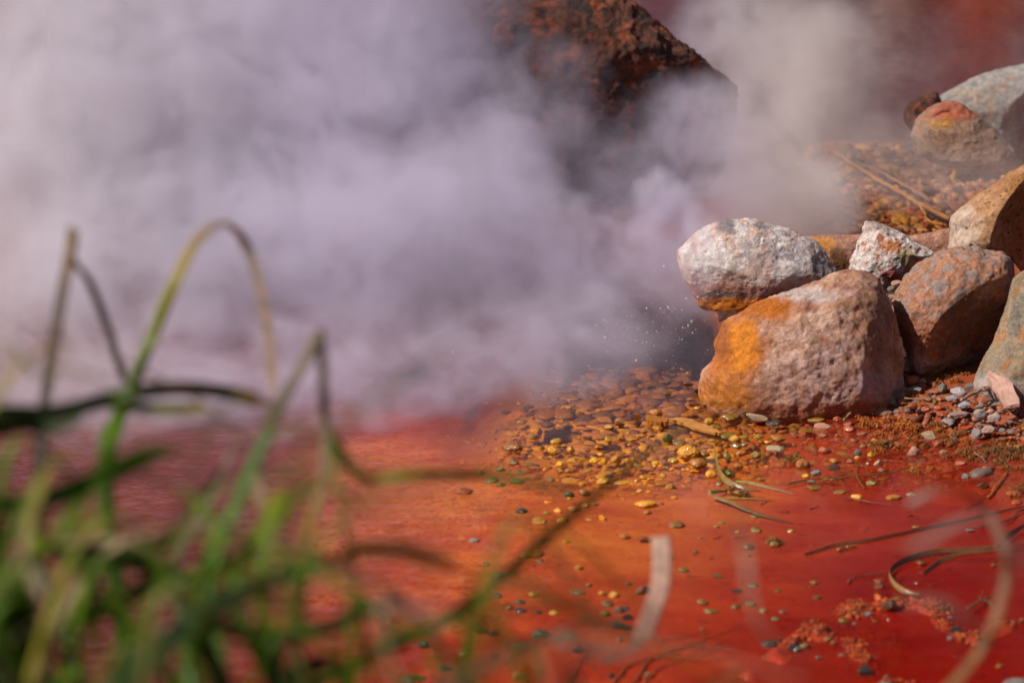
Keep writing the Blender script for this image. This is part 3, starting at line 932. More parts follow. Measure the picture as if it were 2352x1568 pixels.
SHORE = [
    (1470, 380, 135, 110, 40, 'd', "pale grey oval pebble tilted up in front of the undercut boulder"),
    (1755, 365, 125, 92, -15, 'd', "grey green squarish pebble beside the tan slab"),
    (1185, 397, 175, 85, 0, 'd', "mottled grey pebble with a pink underside, below the undercut boulder"),
    (940, 500, 215, 125, -35, 'd', "long slate grey pebble lying aslant, largest grey one on the shore"),
    (780, 512, 155, 82, 8, 'd', "dull olive grey pebble touching the long slate grey one"),
    (830, 607, 255, 112, -5, 'p', "fat salmon pebble with a whitened top at the water's edge"),
    (1005, 440, 175, 92, -15, 'p', "flat dusty pink stone behind the long slate grey pebble"),
    (1060, 380, 112, 50, 0, 'l', "small pale crumbly stone behind the flat dusty pink one"),
    (1570, 477, 132, 76, 0, 'l', "smooth pale lilac oval pebble next to the twig"),
    (1640, 415, 190, 110, -20, 'l', "flat pale pink shard of stone with a pointed end"),
    (1700, 545, 142, 82, 10, 'l', None), (1860, 556, 92, 66, 0, 'd', None),
    (2015, 530, 165, 62, 5, 'd', "flat light grey pebble under the pink shard"),
    (1860, 655, 155, 122, 0, 'l', "cone shaped pale lilac pebble, first of a pair"),
    (2010, 680, 145, 122, 0, 'l', "cone shaped dull lilac pebble, second of the pair, nearer the stick"),
    (1890, 745, 175, 52, 0, 'p', None), (1950, 802, 175, 92, 5, 'p', "pinkish oval pebble below the pair of cone shaped ones"),
    (1835, 850, 165, 162, -50, 'l', "big angular violet grey stone, lowest of the grey ones"),
    (1530, 732, 165, 92, -20, 'd', "olive grey oval pebble alone amid the crusted algae"),
    (1555, 670, 75, 82, 0, 'p', None), (1650, 820, 185, 92, 5, 'b', "dark brown ridged stone beside the violet grey one"),
    (1325, 850, 172, 112, -10, 'w', "cream pink angular stone standing out on the red mud"),
    (1165, 1015, 140, 165, 0, 'p', "red brown wedge shaped stone standing in the red water"),
    (1290, 962, 125, 102, 0, 'b', None), (1430, 945, 125, 102, 20, 'r', None), (1700, 732, 92, 82, 0, 'r', None),
    (1640, 638, 215, 70, -10, 'p', "long flat brown pebble with a rusty hollow"), (1060, 622, 195, 82, -15, 'r', None), (1220, 612, 72, 48, 0, 'k', None), (1130, 672, 72, 60, 0, 'k', None),
    (1430, 572, 135, 72, 0, 'r', None), (1300, 590, 112, 70, 0, 'r', None), (2090, 802, 84, 42, 0, 'd', None), (1265, 312, 102, 72, 0, 'p', None),
    (440, 612, 84, 82, 0, 'r', None), (215, 637, 144, 44, -10, 'd', None), (165, 690, 185, 52, -5, 'g', None), (390, 690, 105, 62, 0, 'r', None),
    (505, 732, 135, 62, 0, 'r', None), (590, 645, 105, 100, 40, 'r', None), (240, 752, 205, 62, 5, 'p', None), (70, 805, 145, 42, 0, 'g', None), (510, 785, 122, 82, 0, 'r', None),
    (1340, 690, 120, 70, 0, 'p', None), (1160, 560, 120, 70, 10, 'r', None), (1480, 640, 150, 70, 0, 'r', None), (1960, 610, 90, 50, 0, 'p', None), (2190, 670, 120, 60, 0, 'r', None),
    (255, 1005, 145, 112, 0, 'r', "round orange stone filmed with red mud in the water"),
    (440, 1035, 145, 42, 0, 'g', None), (585, 1035, 102, 84, 0, 'd', "grey pebble perched on a tan one in the red water"), (520, 1120, 84, 62, 0, 'r', None), (590, 1085, 64, 42, 0, 'o', None),
    (740, 1060, 95, 72, 0, 'o', None), (350, 1120, 115, 72, 0, 'c', None), (30, 1150, 160, 125, 0, 'c', "round bristly brown clod with a green base in the red water"),
    (810, 1140, 115, 82, 20, 'w', "small bright cream stone beside the forked twig"), (345, 1185, 145, 60, 5, 'n', None), (165, 1240, 112, 64, 0, 'd', "smooth dark grey pebble beside the long twig"),
    (60, 1272, 90, 55, 0, 'o', None), (115, 1335, 102, 44, 0, 'd', None), (150, 1385, 182, 64, 0, 'g', "flat olive pebble filmed red on top"), (270, 1300, 74, 38, 0, 'o', None),
    (740, 1345, 122, 64, 0, 'g', "olive pebble capped with red mud near the twig"), (410, 1435, 135, 44, 0, 'g', None), (590, 1480, 125, 62, -10, 'a', None),
    (965, 1490, 175, 64, -5, 'c', "oblong orange clod in the red water"), (1145, 1462, 115, 52, 0, 'w', None), (1710, 1278, 92, 64, 0, 'd', "small round grey pebble alone on the red mud"),  # the unlabelled cream stone is a white glint done as colour
    (1885, 1372, 152, 104, 0, 'b', "pyramid shaped red brown stone in the mud"), (2200, 1440, 165, 52, 0, 'r', None), (2240, 1540, 135, 62, 20, 'r', None), (700, 1150, 70, 45, 0, 'r', None),
    (850, 1215, 110, 70, 0, 'r', None), (1180, 1190, 90, 55, 0, 'c', None), (1660, 1140, 130, 65, 0, 'r', None), (1030, 940, 90, 45, 0, 'r', None), (960, 890, 110, 55, 0, 'r', None),
    (770, 910, 90, 60, 0, 'c', None), (880, 950, 120, 80, 0, 'c', None), (640, 830, 130, 55, 0, 'r', None), (560, 900, 110, 55, 0, 'r', None), (240, 850, 110, 60, 0, 'r', None), (380, 860, 50, 40, 0, 'c', None),
    (650, 970, 80, 55, 0, 'c', None), (720, 960, 70, 50, 0, 'c', None), (1000, 940, 60, 45, 0, 'c', None), (1910, 1200, 80, 55, 0, 'c', None), (1480, 1020, 100, 50, 0, 'w', None), (1900, 960, 180, 90, 0, 'b', None),
]
OCHRE = [
    (550, 700, 112, 70, 0, 't', None), (685, 695, 102, 62, 0, 't', None), (960, 720, 155, 72, 0, 't', None), (1030, 765, 122, 62, 0, 'o', None), (1005, 812, 190, 42, 0, 's', None),
    (960, 850, 185, 52, 0, 's', None), (790, 850, 132, 58, 5, 's', None), (520, 860, 182, 62, 0, 's', "broad flat sunken stone at the fringe of the steam"), (155, 880, 112, 56, 10, 'g', None),
    (415, 932, 144, 72, 5, 'o', "fat ochre pebble nearest the rippled water"), (250, 1005, 74, 62, 0, 'a', None), (370, 1032, 122, 84, -25, 'o', "rounded ochre pebble leaning beside the fat one"),
    (585, 1020, 114, 94, -30, 'o', "glossy egg shaped ochre pebble"), (720, 1052, 135, 62, -20, 's', None), (1020, 910, 104, 92, -30, 'o', "upright ochre pebble on the edge of a flat sunken stone"),
    (920, 940, 185, 92, 0, 't', "large flat ochre stone under two smaller pebbles"), (910, 1002, 92, 56, 0, 'a', None), (1430, 820, 84, 64, 20, 'a', None), (1520, 865, 74, 48, 0, 'a', None),
    (1585, 772, 135, 72, -25, 'a', None), (1345, 632, 108, 112, 0, 'b', "pointed wet brown stone standing up in the clear shallows"), (1560, 607, 175, 112, 0, 'c', "wet brown clod, biggest near the orange boulder"),
    (1350, 720, 104, 76, 0, 'b', None), (1150, 727, 122, 62, 0, 'b', None), (1250, 560, 114, 44, 0, 'b', None), (990, 640, 215, 74, 0, 's', None), (1170, 602, 104, 52, 0, 't', None),
    (1070, 512, 165, 62, 0, 't', None), (1160, 430, 185, 124, -10, 's', "large flat brown sunken stone fading into the steam"), (1740, 490, 255, 190, 0, 's', "fan shaped flat stone under the clear water, widest there"),
    (2172, 372, 152, 142, -20, 'n', "blocky dark brown stone with a wet face against the orange boulder"), (2060, 332, 114, 92, 0, 'b', "brown stone behind the blocky dark one"), (2000, 500, 155, 72, 5, 'b', None),
    (1590, 400, 144, 44, 0, 't', None), (1590, 330, 185, 52, 0, 's', None), (1940, 587, 185, 46, 0, 's', None), (2040, 547, 84, 44, 0, 'o', None), (2170, 512, 124, 72, -15, 'b', None),
    (1460, 482, 84, 62, 0, 't', None), (1340, 380, 150, 55, 0, 't', None), (1780, 270, 160, 50, 0, 't', None), (1900, 330, 130, 60, 0, 't', None), (1700, 370, 120, 50, 0, 'b', None), (1420, 560, 90, 45, 0, 't', None),
    (880, 480, 110, 60, 0, 't', None), (820, 580, 130, 50, 0, 't', None), (1290, 690, 100, 50, 0, 't', None), (760, 760, 120, 45, 0, 't', None), (640, 780, 100, 45, 0, 't', None), (1850, 420, 90, 50, 0, 't', None),
    (1940, 270, 110, 60, 0, 'b', None), (1960, 420, 100, 40, 0, 't', None), (1480, 250, 120, 40, 0, 't', None), (1660, 215, 130, 45, 0, 't', None),
    (595, 1152, 124, 62, -10, 'a', None), (718, 1140, 104, 66, 0, 'a', None), (852, 1150, 114, 68, 20, 'o', None), (970, 1150, 92, 114, -40, 'a', "tall ochre stone leaning, sharp edged and glossy"),
    (1110, 1135, 155, 92, 25, 'a', "ochre wedge beside the tall leaning stone"), (1240, 1156, 64, 52, 0, 'o', None), (460, 1190, 104, 72, 15, 'o', None), (580, 1267, 135, 72, 0, 'c', "knobbly ochre clod with a shaded end"),
    (480, 1270, 84, 42, 0, 'o', None), (780, 1272, 104, 56, 5, 'a', None), (1040, 1325, 104, 42, -5, 'k', "flat black pebble among the ochre ones"), (935, 1335, 135, 60, 0, 'a', None),
    (955, 1387, 155, 84, 5, 'o', "smooth plump ochre pebble just below the flat black one"), (1000, 1300, 114, 34, 0, 'a', None), (570, 1385, 205, 44, -5, 'a', "long flat ochre sliver"),
    (720, 1360, 64, 44, 0, 'b', None), (715, 1425, 78, 54, 0, 'o', None), (345, 1367, 104, 52, 0, 'g', None), (1180, 1405, 195, 58, 0, 'o', "long humped ochre stone with a glint at its middle"),
    (1340, 1387, 58, 42, 0, 'o', None), (1420, 1345, 104, 62, -10, 'o', None), (1510, 1365, 84, 42, 0, 'a', None), (1525, 1300, 74, 38, 0, 'a', None), (1650, 1322, 84, 44, 0, 'o', None),
    (1610, 1370, 94, 34, 5, 'a', None), (1565, 1180, 94, 52, 0, 'o', None), (1890, 1257, 64, 34, 0, 'o', None), (1725, 1450, 104, 84, 0, 'a', "ochre stone with a black chip against it"), (1785, 1465, 55, 38, 0, 'k', None),
    (1620, 1427, 114, 42, 0, 'c', None), (1380, 1502, 84, 46, 0, 'o', None), (1490, 1512, 84, 38, 0, 'o', None), (735, 1527, 145, 92, 0, 'c', None), (565, 1547, 124, 92, 0, 'v', "dark green pointed pebble where two grass blades cross"),
    (1768, 1147, 144, 82, 0, 'o', None), (1950, 1050, 295, 185, 0, 'y', "biggest yellow ochre lump, wet and knobbly"), (2120, 1075, 150, 90, 0, 'g', "olive stone touching the biggest yellow lump"),  # olive stone takes the place of the lump's dark side
    (2045, 1187, 224, 144, 0, 'c', "rough crumbly brown clod below the biggest yellow lump"), (1705, 890, 124, 144, 0, 'v', "cone shaped green pebble seen through a blurred grass tip"),
    (1840, 940, 164, 62, 0, 'g', None), (1800, 1007, 144, 62, 5, 'c', None), (1665, 1060, 144, 112, 20, 's', None), (1370, 1215, 114, 48, 0, 'g', None), (1220, 1242, 124, 52, 0, 't', None),
    (2205, 1310, 144, 112, 0, 'y', "glinting ochre lump at the foot of the drooping dead blade"), (2010, 1277, 114, 52, -10, 'a', None), (2180, 702, 114, 92, 0, 'y', None), (2240, 782, 164, 92, 0, 'g', None),
    (2060, 940, 70, 60, 0, 'o', None), (1280, 915, 60, 44, 0, 'a', None), (1310, 1140, 60, 50, 0, 'o', None), (1160, 900, 70, 40, 0, 'a', None), (1210, 930, 70, 34, 0, 's', None), (1260, 970, 54, 34, 0, 'o', None),
    (1370, 885, 70, 45, 0, 'a', None), (1310, 915, 70, 46, 0, 'a', None), (1150, 870, 60, 36, 0, 'a', None), (780, 1000, 70, 50, 0, 't', None), (930, 1075, 90, 50, -25, 'a', None), (850, 1030, 150, 46, -8, 's', None),
    (1160, 1045, 150, 40, 0, 's', None), (990, 1222, 80, 34, 0, 'o', None), (1350, 1290, 100, 50, 0, 't', None), (1550, 1215, 50, 30, 0, 'o', None), (1640, 1140, 100, 34, 0, 's', None), (1120, 1270, 60, 30, 0, 'o', None),
    (1980, 915, 80, 40, 0, 's', None), (2210, 915, 110, 40, 0, 'g', None), (1450, 1420, 60, 30, 0, 'o', None), (1750, 1250, 60, 30, 0, 'o', None),
]
MID = [
    (295, 668, 165, 74, -10, 'c', "olive brown clod with bright glints, alone at the rippled edge"), (440, 602, 74, 38, 0, 'g', None), (300, 787, 74, 46, 0, 'g', None), (410, 797, 94, 28, 0, 'g', None), (465, 810, 45, 16, 0, 'k', None),
    (205, 832, 74, 42, 0, 'v', None), (65, 857, 74, 36, 0, 'v', None), (350, 862, 84, 28, 0, 'g', None), (140, 916, 104, 46, 0, 'v', "bright green pebble under the blurred grass, first of two"),
    (320, 922, 114, 48, 0, 'v', "olive green pebble under the blurred grass, second of two"), (210, 948, 70, 30, 0, 'v', None), (565, 906, 74, 32, 0, 'g', None), (700, 1046, 45, 26, 0, 'o', None),
    (355, 1135, 88, 42, -5, 'k', "shiny black oval pebble alone in the red water"), (485, 1205, 112, 56, 5, 'o', "kidney shaped orange pebble beside the shiny black one"), (645, 1202, 84, 48, 0, 'o', "oval orange pebble by the long green blade"),
    (540, 1147, 64, 28, 0, 'o', None), (620, 1132, 74, 42, -15, 'o', None), (722, 1120, 88, 54, 0, 'c', None), (545, 1072, 64, 28, 0, 'o', None), (815, 1095, 62, 44, 0, 'o', None), (885, 1087, 54, 28, 0, 'g', None),
    (935, 1185, 56, 58, -30, 'a', "small upright orange chip standing by itself"), (1238, 1086, 165, 64, 0, 'y', "long lumpy ochre clod out on the smooth water"), (1255, 1147, 58, 38, 0, 'c', None), (1360, 1082, 38, 26, 0, 'c', None),
    (1465, 1232, 114, 58, 0, 'c', None), (1090, 1320, 88, 48, 0, 'c', None), (1250, 1342, 106, 66, -10, 'b', "wet orange brown stone at the tip of the pale blurred blade"), (1340, 1352, 70, 34, 0, 'k', None),
    (425, 1442, 175, 66, 10, 'o', "long ochre stone crossed by the green blade"), (485, 1490, 60, 26, 0, 'g', None), (675, 1356, 60, 28, 0, 'o', None), (765, 1542, 60, 32, 0, 'g', None), (2170, 1377, 84, 52, 0, 'c', None),
    (2035, 1270, 78, 48, 0, 'g', None), (2285, 1277, 60, 30, 0, 'g', None), (2030, 1172, 84, 32, 0, 'g', None), (1790, 1222, 44, 32, 0, 'g', None), (1750, 1247, 48, 22, 0, 'g', None), (1985, 1392, 84, 52, 0, 'g', None), (1980, 1452, 54, 32, 0, 'c', None),
    (2035, 732, 84, 62, 10, 'g', None), (1910, 812, 74, 48, 0, 'c', None), (1830, 742, 78, 68, -25, 'g', "wet olive pebble beside the drooping dead blade"), (1895, 667, 84, 42, -15, 'g', None), (1835, 590, 118, 40, 10, 'g', None),
    (1885, 612, 94, 62, -10, 'o', None), (2060, 602, 64, 38, 0, 'g', None), (2170, 682, 124, 42, 0, 'w', None), (1950, 657, 64, 32, 0, 'g', None), (2040, 450, 175, 78, -5, 'w', "pale crusted stone with a green waterline just below the orange boulder"),
    (2160, 502, 114, 52, 0, 'n', "flat dark olive stone beside the pale crusted one"), (1850, 452, 154, 62, 10, 'g', "long olive stone, leaning, near the orange boulder's foot"), (2155, 565, 62, 46, 0, 'b', None), (2190, 610, 124, 52, 0, 'c', None),
    (1840, 860, 110, 72, -35, 'v', "long wet green pebble by the fold of the dead blade"), (1770, 940, 54, 34, 0, 'g', None), (1955, 605, 60, 30, 0, 'g', None), (2120, 640, 60, 34, 0, 'o', None), (1930, 720, 80, 46, 0, 'c', None), (1640, 1330, 40, 18, 0, 'g', None),
    (20, 1345, 80, 32, 0, 'd', None), (1430, 1475, 44, 22, 0, 'g', None), (840, 1195, 54, 16, 0, 'o', None), (1450, 1040, 50, 26, 0, 'o', None), (1600, 1425, 40, 22, 0, 'g', None), (2070, 910, 64, 34, 0, 'c', None), (1920, 1010, 110, 50, 0, 'c', None), (1850, 1005, 90, 40, 0, 'c', None),
]
LOW = [
    (375, 60, 104, 44, 0, 'r', "flat red stone just under the rippled water"), (430, 352, 64, 28, 0, 'd', None), (505, 490, 40, 26, 0, 'g', None), (585, 552, 84, 52, 0, 'v', "round green pebble under the long green blade"),
    (575, 676, 54, 38, 0, 'v', None), (785, 670, 64, 36, 0, 'o', None), (705, 711, 64, 28, 0, 'g', None), (645, 746, 48, 32, 0, 'g', None), (710, 761, 74, 32, 0, 'k', None), (815, 771, 54, 28, 0, 'k', None),
    (905, 776, 62, 32, 0, 'o', None), (1045, 651, 104, 38, 5, 'g', None), (1110, 613, 44, 28, 0, 'g', None), (1190, 661, 58, 44, 0, 'o', None), (1258, 669, 68, 48, 0, 'o', None), (1220, 723, 74, 42, 5, 'g', None),
    (1282, 757, 64, 58, 0, 'b', None), (1330, 751, 48, 28, 0, 'k', None), (1338, 802, 78, 44, 0, 'n', None), (1300, 852, 124, 54, -10, 'n', "dark grey stone with a white glint at the foot of the pale blade"),
    (1205, 780, 58, 38, 0, 'g', None), (1430, 642, 114, 64, 15, 'b', "orange brown stone beside the pale blurred blade"), (475, 881, 88, 64, 0, 'b', "glinting orange brown stone, first of a touching pair"), (550, 896, 78, 38, 0, 'n', "dark stone, second of a touching pair"),
    (140, 966, 64, 48, -20, 'k', None), (825, 901, 114, 68, 0, 'v', "dark olive clod crossed by a blurred blade"), (720, 966, 145, 38, 0, 'g', "long olive stone with a glint"), (985, 906, 114, 32, 5, 'g', None), (930, 931, 54, 28, 0, 'g', None),
    (370, 1016, 64, 38, 0, 'g', None), (400, 986, 54, 28, 0, 'g', None), (1045, 996, 78, 54, 0, 'n', None), (265, 1101, 74, 34, 0, 'n', None), (80, 1161, 154, 48, 0, 'v', None), (690, 1147, 74, 62, 0, 'c', "small glinting clod at the bottom edge"),
    (1050, 513, 48, 32, 0, 'o', None), (1665, 526, 64, 38, -15, 'g', None), (1870, 556, 78, 24, -5, 'g', None), (1985, 649, 68, 24, 0, 'k', "thin black pebble alone on the smooth red water"), (1780, 713, 74, 42, 0, 'c', None),
    (1825, 763, 94, 38, -5, 'g', None), (2075, 613, 68, 28, 0, 'g', None), (2060, 723, 72, 32, 0, 'g', None), (1975, 741, 58, 32, 0, 'g', None), (2135, 761, 58, 30, 0, 'g', None), (2170, 956, 94, 48, 0, 'n', "dark angular stone, first of two near the mud rim"),
    (2312, 981, 84, 48, 0, 'n', "dark angular stone with a glint, second of two near the mud rim"), (2235, 939, 44, 26, 0, 'n', None), (2220, 646, 48, 22, 0, 'g', None), (2095, 291, 68, 36, 0, 'g', None), (2200, 372, 64, 46, 0, 'c', None),
    (1740, 419, 34, 18, 0, 'g', None), (1595, 458, 40, 18, 0, 'v', None), (1345, 606, 44, 22, 0, 'g', None), (1985, 300, 40, 22, 0, 'g', None), (1780, 870, 40, 18, 0, 'g', None), (1460, 1140, 60, 40, 0, 'c', None), (1240, 1145, 50, 34, 0, 'n', None),
    (2255, 770, 60, 26, 0, 'r', None), (2210, 812, 60, 30, 0, 'g', None), (1290, 936, 40, 26, 0, 'g', None), (560, 1030, 50, 26, 0, 'n', None),
]
RIM = [
    (935, 815, 145, 118, -15, 'b', "tan brown stone with a black shadow, on the crest of the mud rim"), (735, 906, 78, 74, 0, 'd', "small grey pebble on the mud rim"), (500, 962, 114, 62, 0, 'g', None), (120, 1195, 114, 62, 0, 'g', None),
    (50, 1235, 104, 74, 0, 'k', "black stone at the end of the mud rim"), (340, 1140, 84, 62, 0, 'c', None), (400, 1175, 70, 45, 0, 'c', None), (700, 1445, 165, 134, 0, 'n', "dark brown stone at the edge of the little red pool"),
    (1575, 1052, 135, 52, 8, 'n', "dark reddish flat stone beside the little red pool"), (1525, 940, 60, 40, 0, 'd', None), (1520, 1130, 60, 44, 0, 'd', None), (800, 965, 60, 30, 0, 'g', None), (600, 990, 44, 32, 0, 'w', None), (470, 1295, 70, 34, 0, 'w', None),
    (260, 1320, 70, 40, 0, 'w', None), (1340, 800, 44, 24, 0, 'k', None), (1000, 750, 90, 34, 10, 'g', None), (2130, 985, 60, 50, 0, 'c', None), (2215, 960, 60, 60, 0, 'c', None), (1720, 95, 94, 42, 0, 'd', "grey oval pebble just under the water, near the long thin reed"),
    (1940, 435, 64, 44, 0, 'c', None), (1240, 410, 110, 60, 0, 'c', None), (1200, 600, 70, 36, 0, 'r', None), (910, 1500, 60, 46, 0, 'w', None), (840, 570, 120, 50, 0, 'r', None), (840, 630, 100, 90, 0, 'r', None), (240, 735, 90, 40, 0, 'g', None), (1190, 60, 70, 26, 0, 'g', None), (215, 590, 100, 46, -25, 'g', None),  # the cream stone here holds a glint's brightness as colour
    (2000, 1400, 80, 50, 0, 'c', None), (880, 1580, 200, 90, 0, 'd', "large blurred grey stone cut by the bottom edge"), (2150, 1560, 260, 110, 0, 'd', "large dark grey stone in the bottom corner"),
]
FARS = [
    (2090, 1215, 90, 55, 0, 'd', None), (1180, 1130, 70, 50, 0, 'd', None), (1330, 1080, 100, 90, 0, 'd', "dark stump of stone on the far mud"), (1530, 835, 55, 40, 0, 'l', None), (1590, 830, 60, 36, 0, 'l', None), (1640, 845, 80, 44, 0, 'l', None), (1610, 880, 90, 40, 0, 'l', None),
    (1640, 915, 80, 44, 0, 'l', None), (1560, 870, 50, 36, 0, 'l', None), (1690, 880, 70, 40, 0, 'l', None), (1700, 930, 70, 40, 0, 'l', None), (900, 1310, 110, 44, 0, 'b', None), (1085, 1215, 110, 60, 0, 'n', "dark grey stone above the fallen cane"),
    (950, 1355, 80, 42, 0, 'c', None), (860, 1400, 90, 36, 0, 'c', None), (1000, 1420, 84, 44, 0, 'c', None), (1100, 1385, 80, 40, 0, 'n', None), (760, 1340, 100, 44, 0, 'b', None), (1210, 1290, 120, 55, 0, 'r', None), (1140, 1260, 90, 70, 0, 'c', None),
    (680, 1230, 100, 34, 0, 'r', None), (820, 1290, 90, 36, 0, 'b', None), (1240, 1200, 70, 44, 0, 'n', None), (620, 1020, 60, 44, 0, 'n', None), (1450, 1110, 110, 36, 0, 'd', None), (900, 1440, 100, 40, 0, 'b', None), (1060, 1460, 70, 40, 0, 'n', None),
]
GAP = [(1500, 575, 65, 45, 0, 'd', "little grey brown pebble in the gap between boulders, middle of three"), (1502, 625, 75, 50, 35, 'd', "grey pebble in the gap between boulders, lowest of three"), (1530, 540, 75, 45, 0, 'p', "brown pebble in the gap between boulders, topmost of three")]
for K, rows in ((KA, SHORE), (KD, OCHRE), (KE, MID), (K8, LOW), (KB, RIM), (K5, FARS)):
    for r in rows:
        pebble(K, *r)
for cx, cy, w, h, a, kd, lb in GAP:
    o = pebble(K1, cx, cy, w, h, a, kd, lb)
    p = at_y(*K1(cx, cy), 7.55)
    o.location = p


# say of every stone which one it is: by its look and the nearest thing one can find
import re
CUT = re.compile(r",| (beside|on|in|at|under|by|near|among|with|standing|alone|leaning|seen|next|below|touching|behind|crossed|crossing|lying|just|out|nearest|there|fading|against|poking|amid|perched|filmed|capped|cut|cropped|where|of|to|tilted|below|biggest|first|second)( |$)")
ANCH = [("the bright orange boulder", 1850, 800), ("the pale crusted boulder", 1720, 610), ("the undercut boulder", 2190, 760), ("the tan slab", 2320, 800), ("the pink shard", 2300, 890), ("the big hooked blade", 2090, 1320), ("the forked twig", 1960, 1110), ("the folded dead blade", 1730, 1170), ("the drooping dead blade", 1660, 1080), ("the very long reed", 2060, 1240), ("the fallen cane", 2080, 420), ("the little red pool", 2060, 1470), ("the tangle of dead grass", 1620, 1530), ("the pale blurred blade", 1515, 1320)]
short = {}
for o, u, v, W, Hh, kd, lb in PEBBLES:
    if lb:
        m_ = CUT.search(lb)
        ph = lb[:m_.start()] if m_ else lb
        short.setdefault(ph, []).append((u, v))
ANCH += [("the " + k, *p[0]) for k, p in short.items() if len(p) == 1 and 3 <= len(k.split()) <= 6]
SIZE_OF = sorted(p[3] for p in PEBBLES)
NOUN = {'o': "ochre pebble", 'a': "angular ochre stone", 'b': "wet brown stone", 'c': "rough brown clod", 'y': "lumpy yellow piece", 'g': "olive pebble", 'v': "dark green pebble", 'k': "black pebble", 's': "flat sunken stone", 't': "sunken pebble", 'r': "red brown pebble", 'd': "grey pebble", 'l': "pale lilac pebble", 'p': "pink pebble", 'w': "cream stone", 'n': "dark wet stone"}
taken = set(p[6] for p in PEBBLES if p[6])
for o, u, v, W, Hh, kd, lb in PEBBLES:
    if lb: continue
    size = "tiny" if W < SIZE_OF[len(SIZE_OF) // 4] else ("small" if W < SIZE_OF[3 * len(SIZE_OF) // 4] else "fair sized")
    form = "long " if W > 2.6 * Hh else ("plump " if W < 1.35 * Hh else "")
    near = sorted(ANCH, key=lambda q: math.hypot(q[1] - u, (q[2] - v) * 1.6))
    for ph, au, av in near[:6]:
        du, dv = u - au, (v - av) * 1.6
        dist = math.hypot(du, dv)
        rel = "beside" if abs(du) > 1.7 * abs(dv) else ("below" if dv > 0 else "above")
        rel = ("just " if dist < 60 and rel != "beside" else "close " if dist < 60 else "") + rel
        if rel == "close beside": rel = "close by"
        cand = f"{size} {form}{NOUN[kd]} {rel} {ph}"
        if cand not in taken and len(cand.split()) <= 16:
            taken.add(cand); o["label"] = cand
            break

# ------------------------------------------------------------------ gravel, silt flakes, algae crust: countless, one object each
def scatter_mesh(name, items, sub, mat, seed, amp=0.36):
    """items: (x, y, z, sx, sy, sz, yaw, colour)"""
    D, F = ico(sub)
    rng = np.random.default_rng(seed)
    n = len(items)
    V = np.zeros((n, len(D), 3)); Cc = np.zeros((n, len(D), 3))
    for i, (x, y, z, sx, sy, sz, yaw, c) in enumerate(items):
        q = D * (1 + rng.uniform(-amp, amp, (len(D), 1))) * np.array([sx, sy, sz])
        cs, sn = math.cos(yaw), math.sin(yaw)
        V[i, :, 0] = x + q[:, 0] * cs - q[:, 1] * sn; V[i, :, 1] = y + q[:, 0] * sn + q[:, 1] * cs; V[i, :, 2] = z + q[:, 2]
        Cc[i] = c
    Fa = (F[None] + (np.arange(n) * len(D))[:, None, None]).reshape(-1, 3)
    return mesh_np(name, V.reshape(-1, 3), Fa, mat, Cc.reshape(-1, 3), smooth=sub > 1)


M_GRAV = tone_material("wet_gravel", 0.45, 0.32, 0.3, 150.0, 0.003)
items = []


def add_gravel(n, fu, fv, size, cols, keep=None, flat_=0.45, lift=0.2):
    for _ in range(n):
        u, v = fu(), fv()
        if keep and not keep(u, v): continue
        g = at_z(u, v, 0.0)
        s = size * math.exp(random.gauss(0, 0.5))
        c = random.choice(cols); j = random.uniform(0.7, 1.25)
        items.append((g[0], g[1], None, s * random.uniform(0.8, 1.5), s * random.uniform(0.6, 1.0), s * flat_ * random.uniform(0.6, 1.2), random.uniform(0, 6.3), (c[0] * j, c[1] * j, c[2] * j)))


G = random.gauss
OCH = [(0.78, 0.31, 0.014), (0.66, 0.24, 0.014), (0.44, 0.14, 0.014), (0.34, 0.10, 0.014)]
add_gravel(2600, lambda: G(1440, 110), lambda: G(985, 34), 0.0055, OCH, lambda u, v: v > 880, 0.28)
add_gravel(1500, lambda: G(1510, 110), lambda: G(905, 40), 0.0075, [(0.26, 0.09, 0.02), (0.18, 0.06, 0.02), (0.36, 0.12, 0.02)], lambda u, v: 830 < v < 1000, 0.3)
add_gravel(700, lambda: G(1440, 210), lambda: G(1060, 60), 0.0038, OCH, lambda u, v: v > 930)
add_gravel(600, lambda: random.uniform(1100, 2340), lambda: random.uniform(1040, 1550), 0.0022, [(0.20, 0.10, 0.02), (0.30, 0.12, 0.03), (0.10, 0.04, 0.02), (0.12, 0.02, 0.01)])
def along(pts, su, sv):
    k = random.randrange(len(pts) - 1); t = random.random()
    return (pts[k][0] + (pts[k + 1][0] - pts[k][0]) * t + G(0, su), pts[k][1] + (pts[k + 1][1] - pts[k][1]) * t + G(0, sv))


_uv = [0, 0]
def _au():
    _uv[:] = along(random.choice([RIDGE[1:9], RIDGE[1:9], RIDGE2, RIDGE3]), 16, 8); return _uv[0]
add_gravel(4200, _au, lambda: _uv[1], 0.0017, [(0.38, 0.05, 0.008), (0.30, 0.035, 0.006), (0.22, 0.04, 0.01), (0.44, 0.09, 0.015)], None, 0.75)
on_shore = lambda u, v: np.interp(u, SHORE_U, SHORE_V) - 90 < v < np.interp(u, SHORE_U, SHORE_V) + 60 and v > 850
add_gravel(2600, lambda: random.uniform(1820, 2400), lambda: random.uniform(870, 1110), 0.0055, [(0.30, 0.09, 0.045), (0.24, 0.08, 0.045), (0.36, 0.13, 0.07), (0.22, 0.14, 0.11), (0.40, 0.10, 0.03)], on_shore, 0.6)
add_gravel(900, lambda: random.uniform(1650, 2352), lambda: random.uniform(940, 1110), 0.0045, [(0.42, 0.11, 0.02), (0.36, 0.10, 0.02), (0.30, 0.14, 0.02)], None, 0.55)
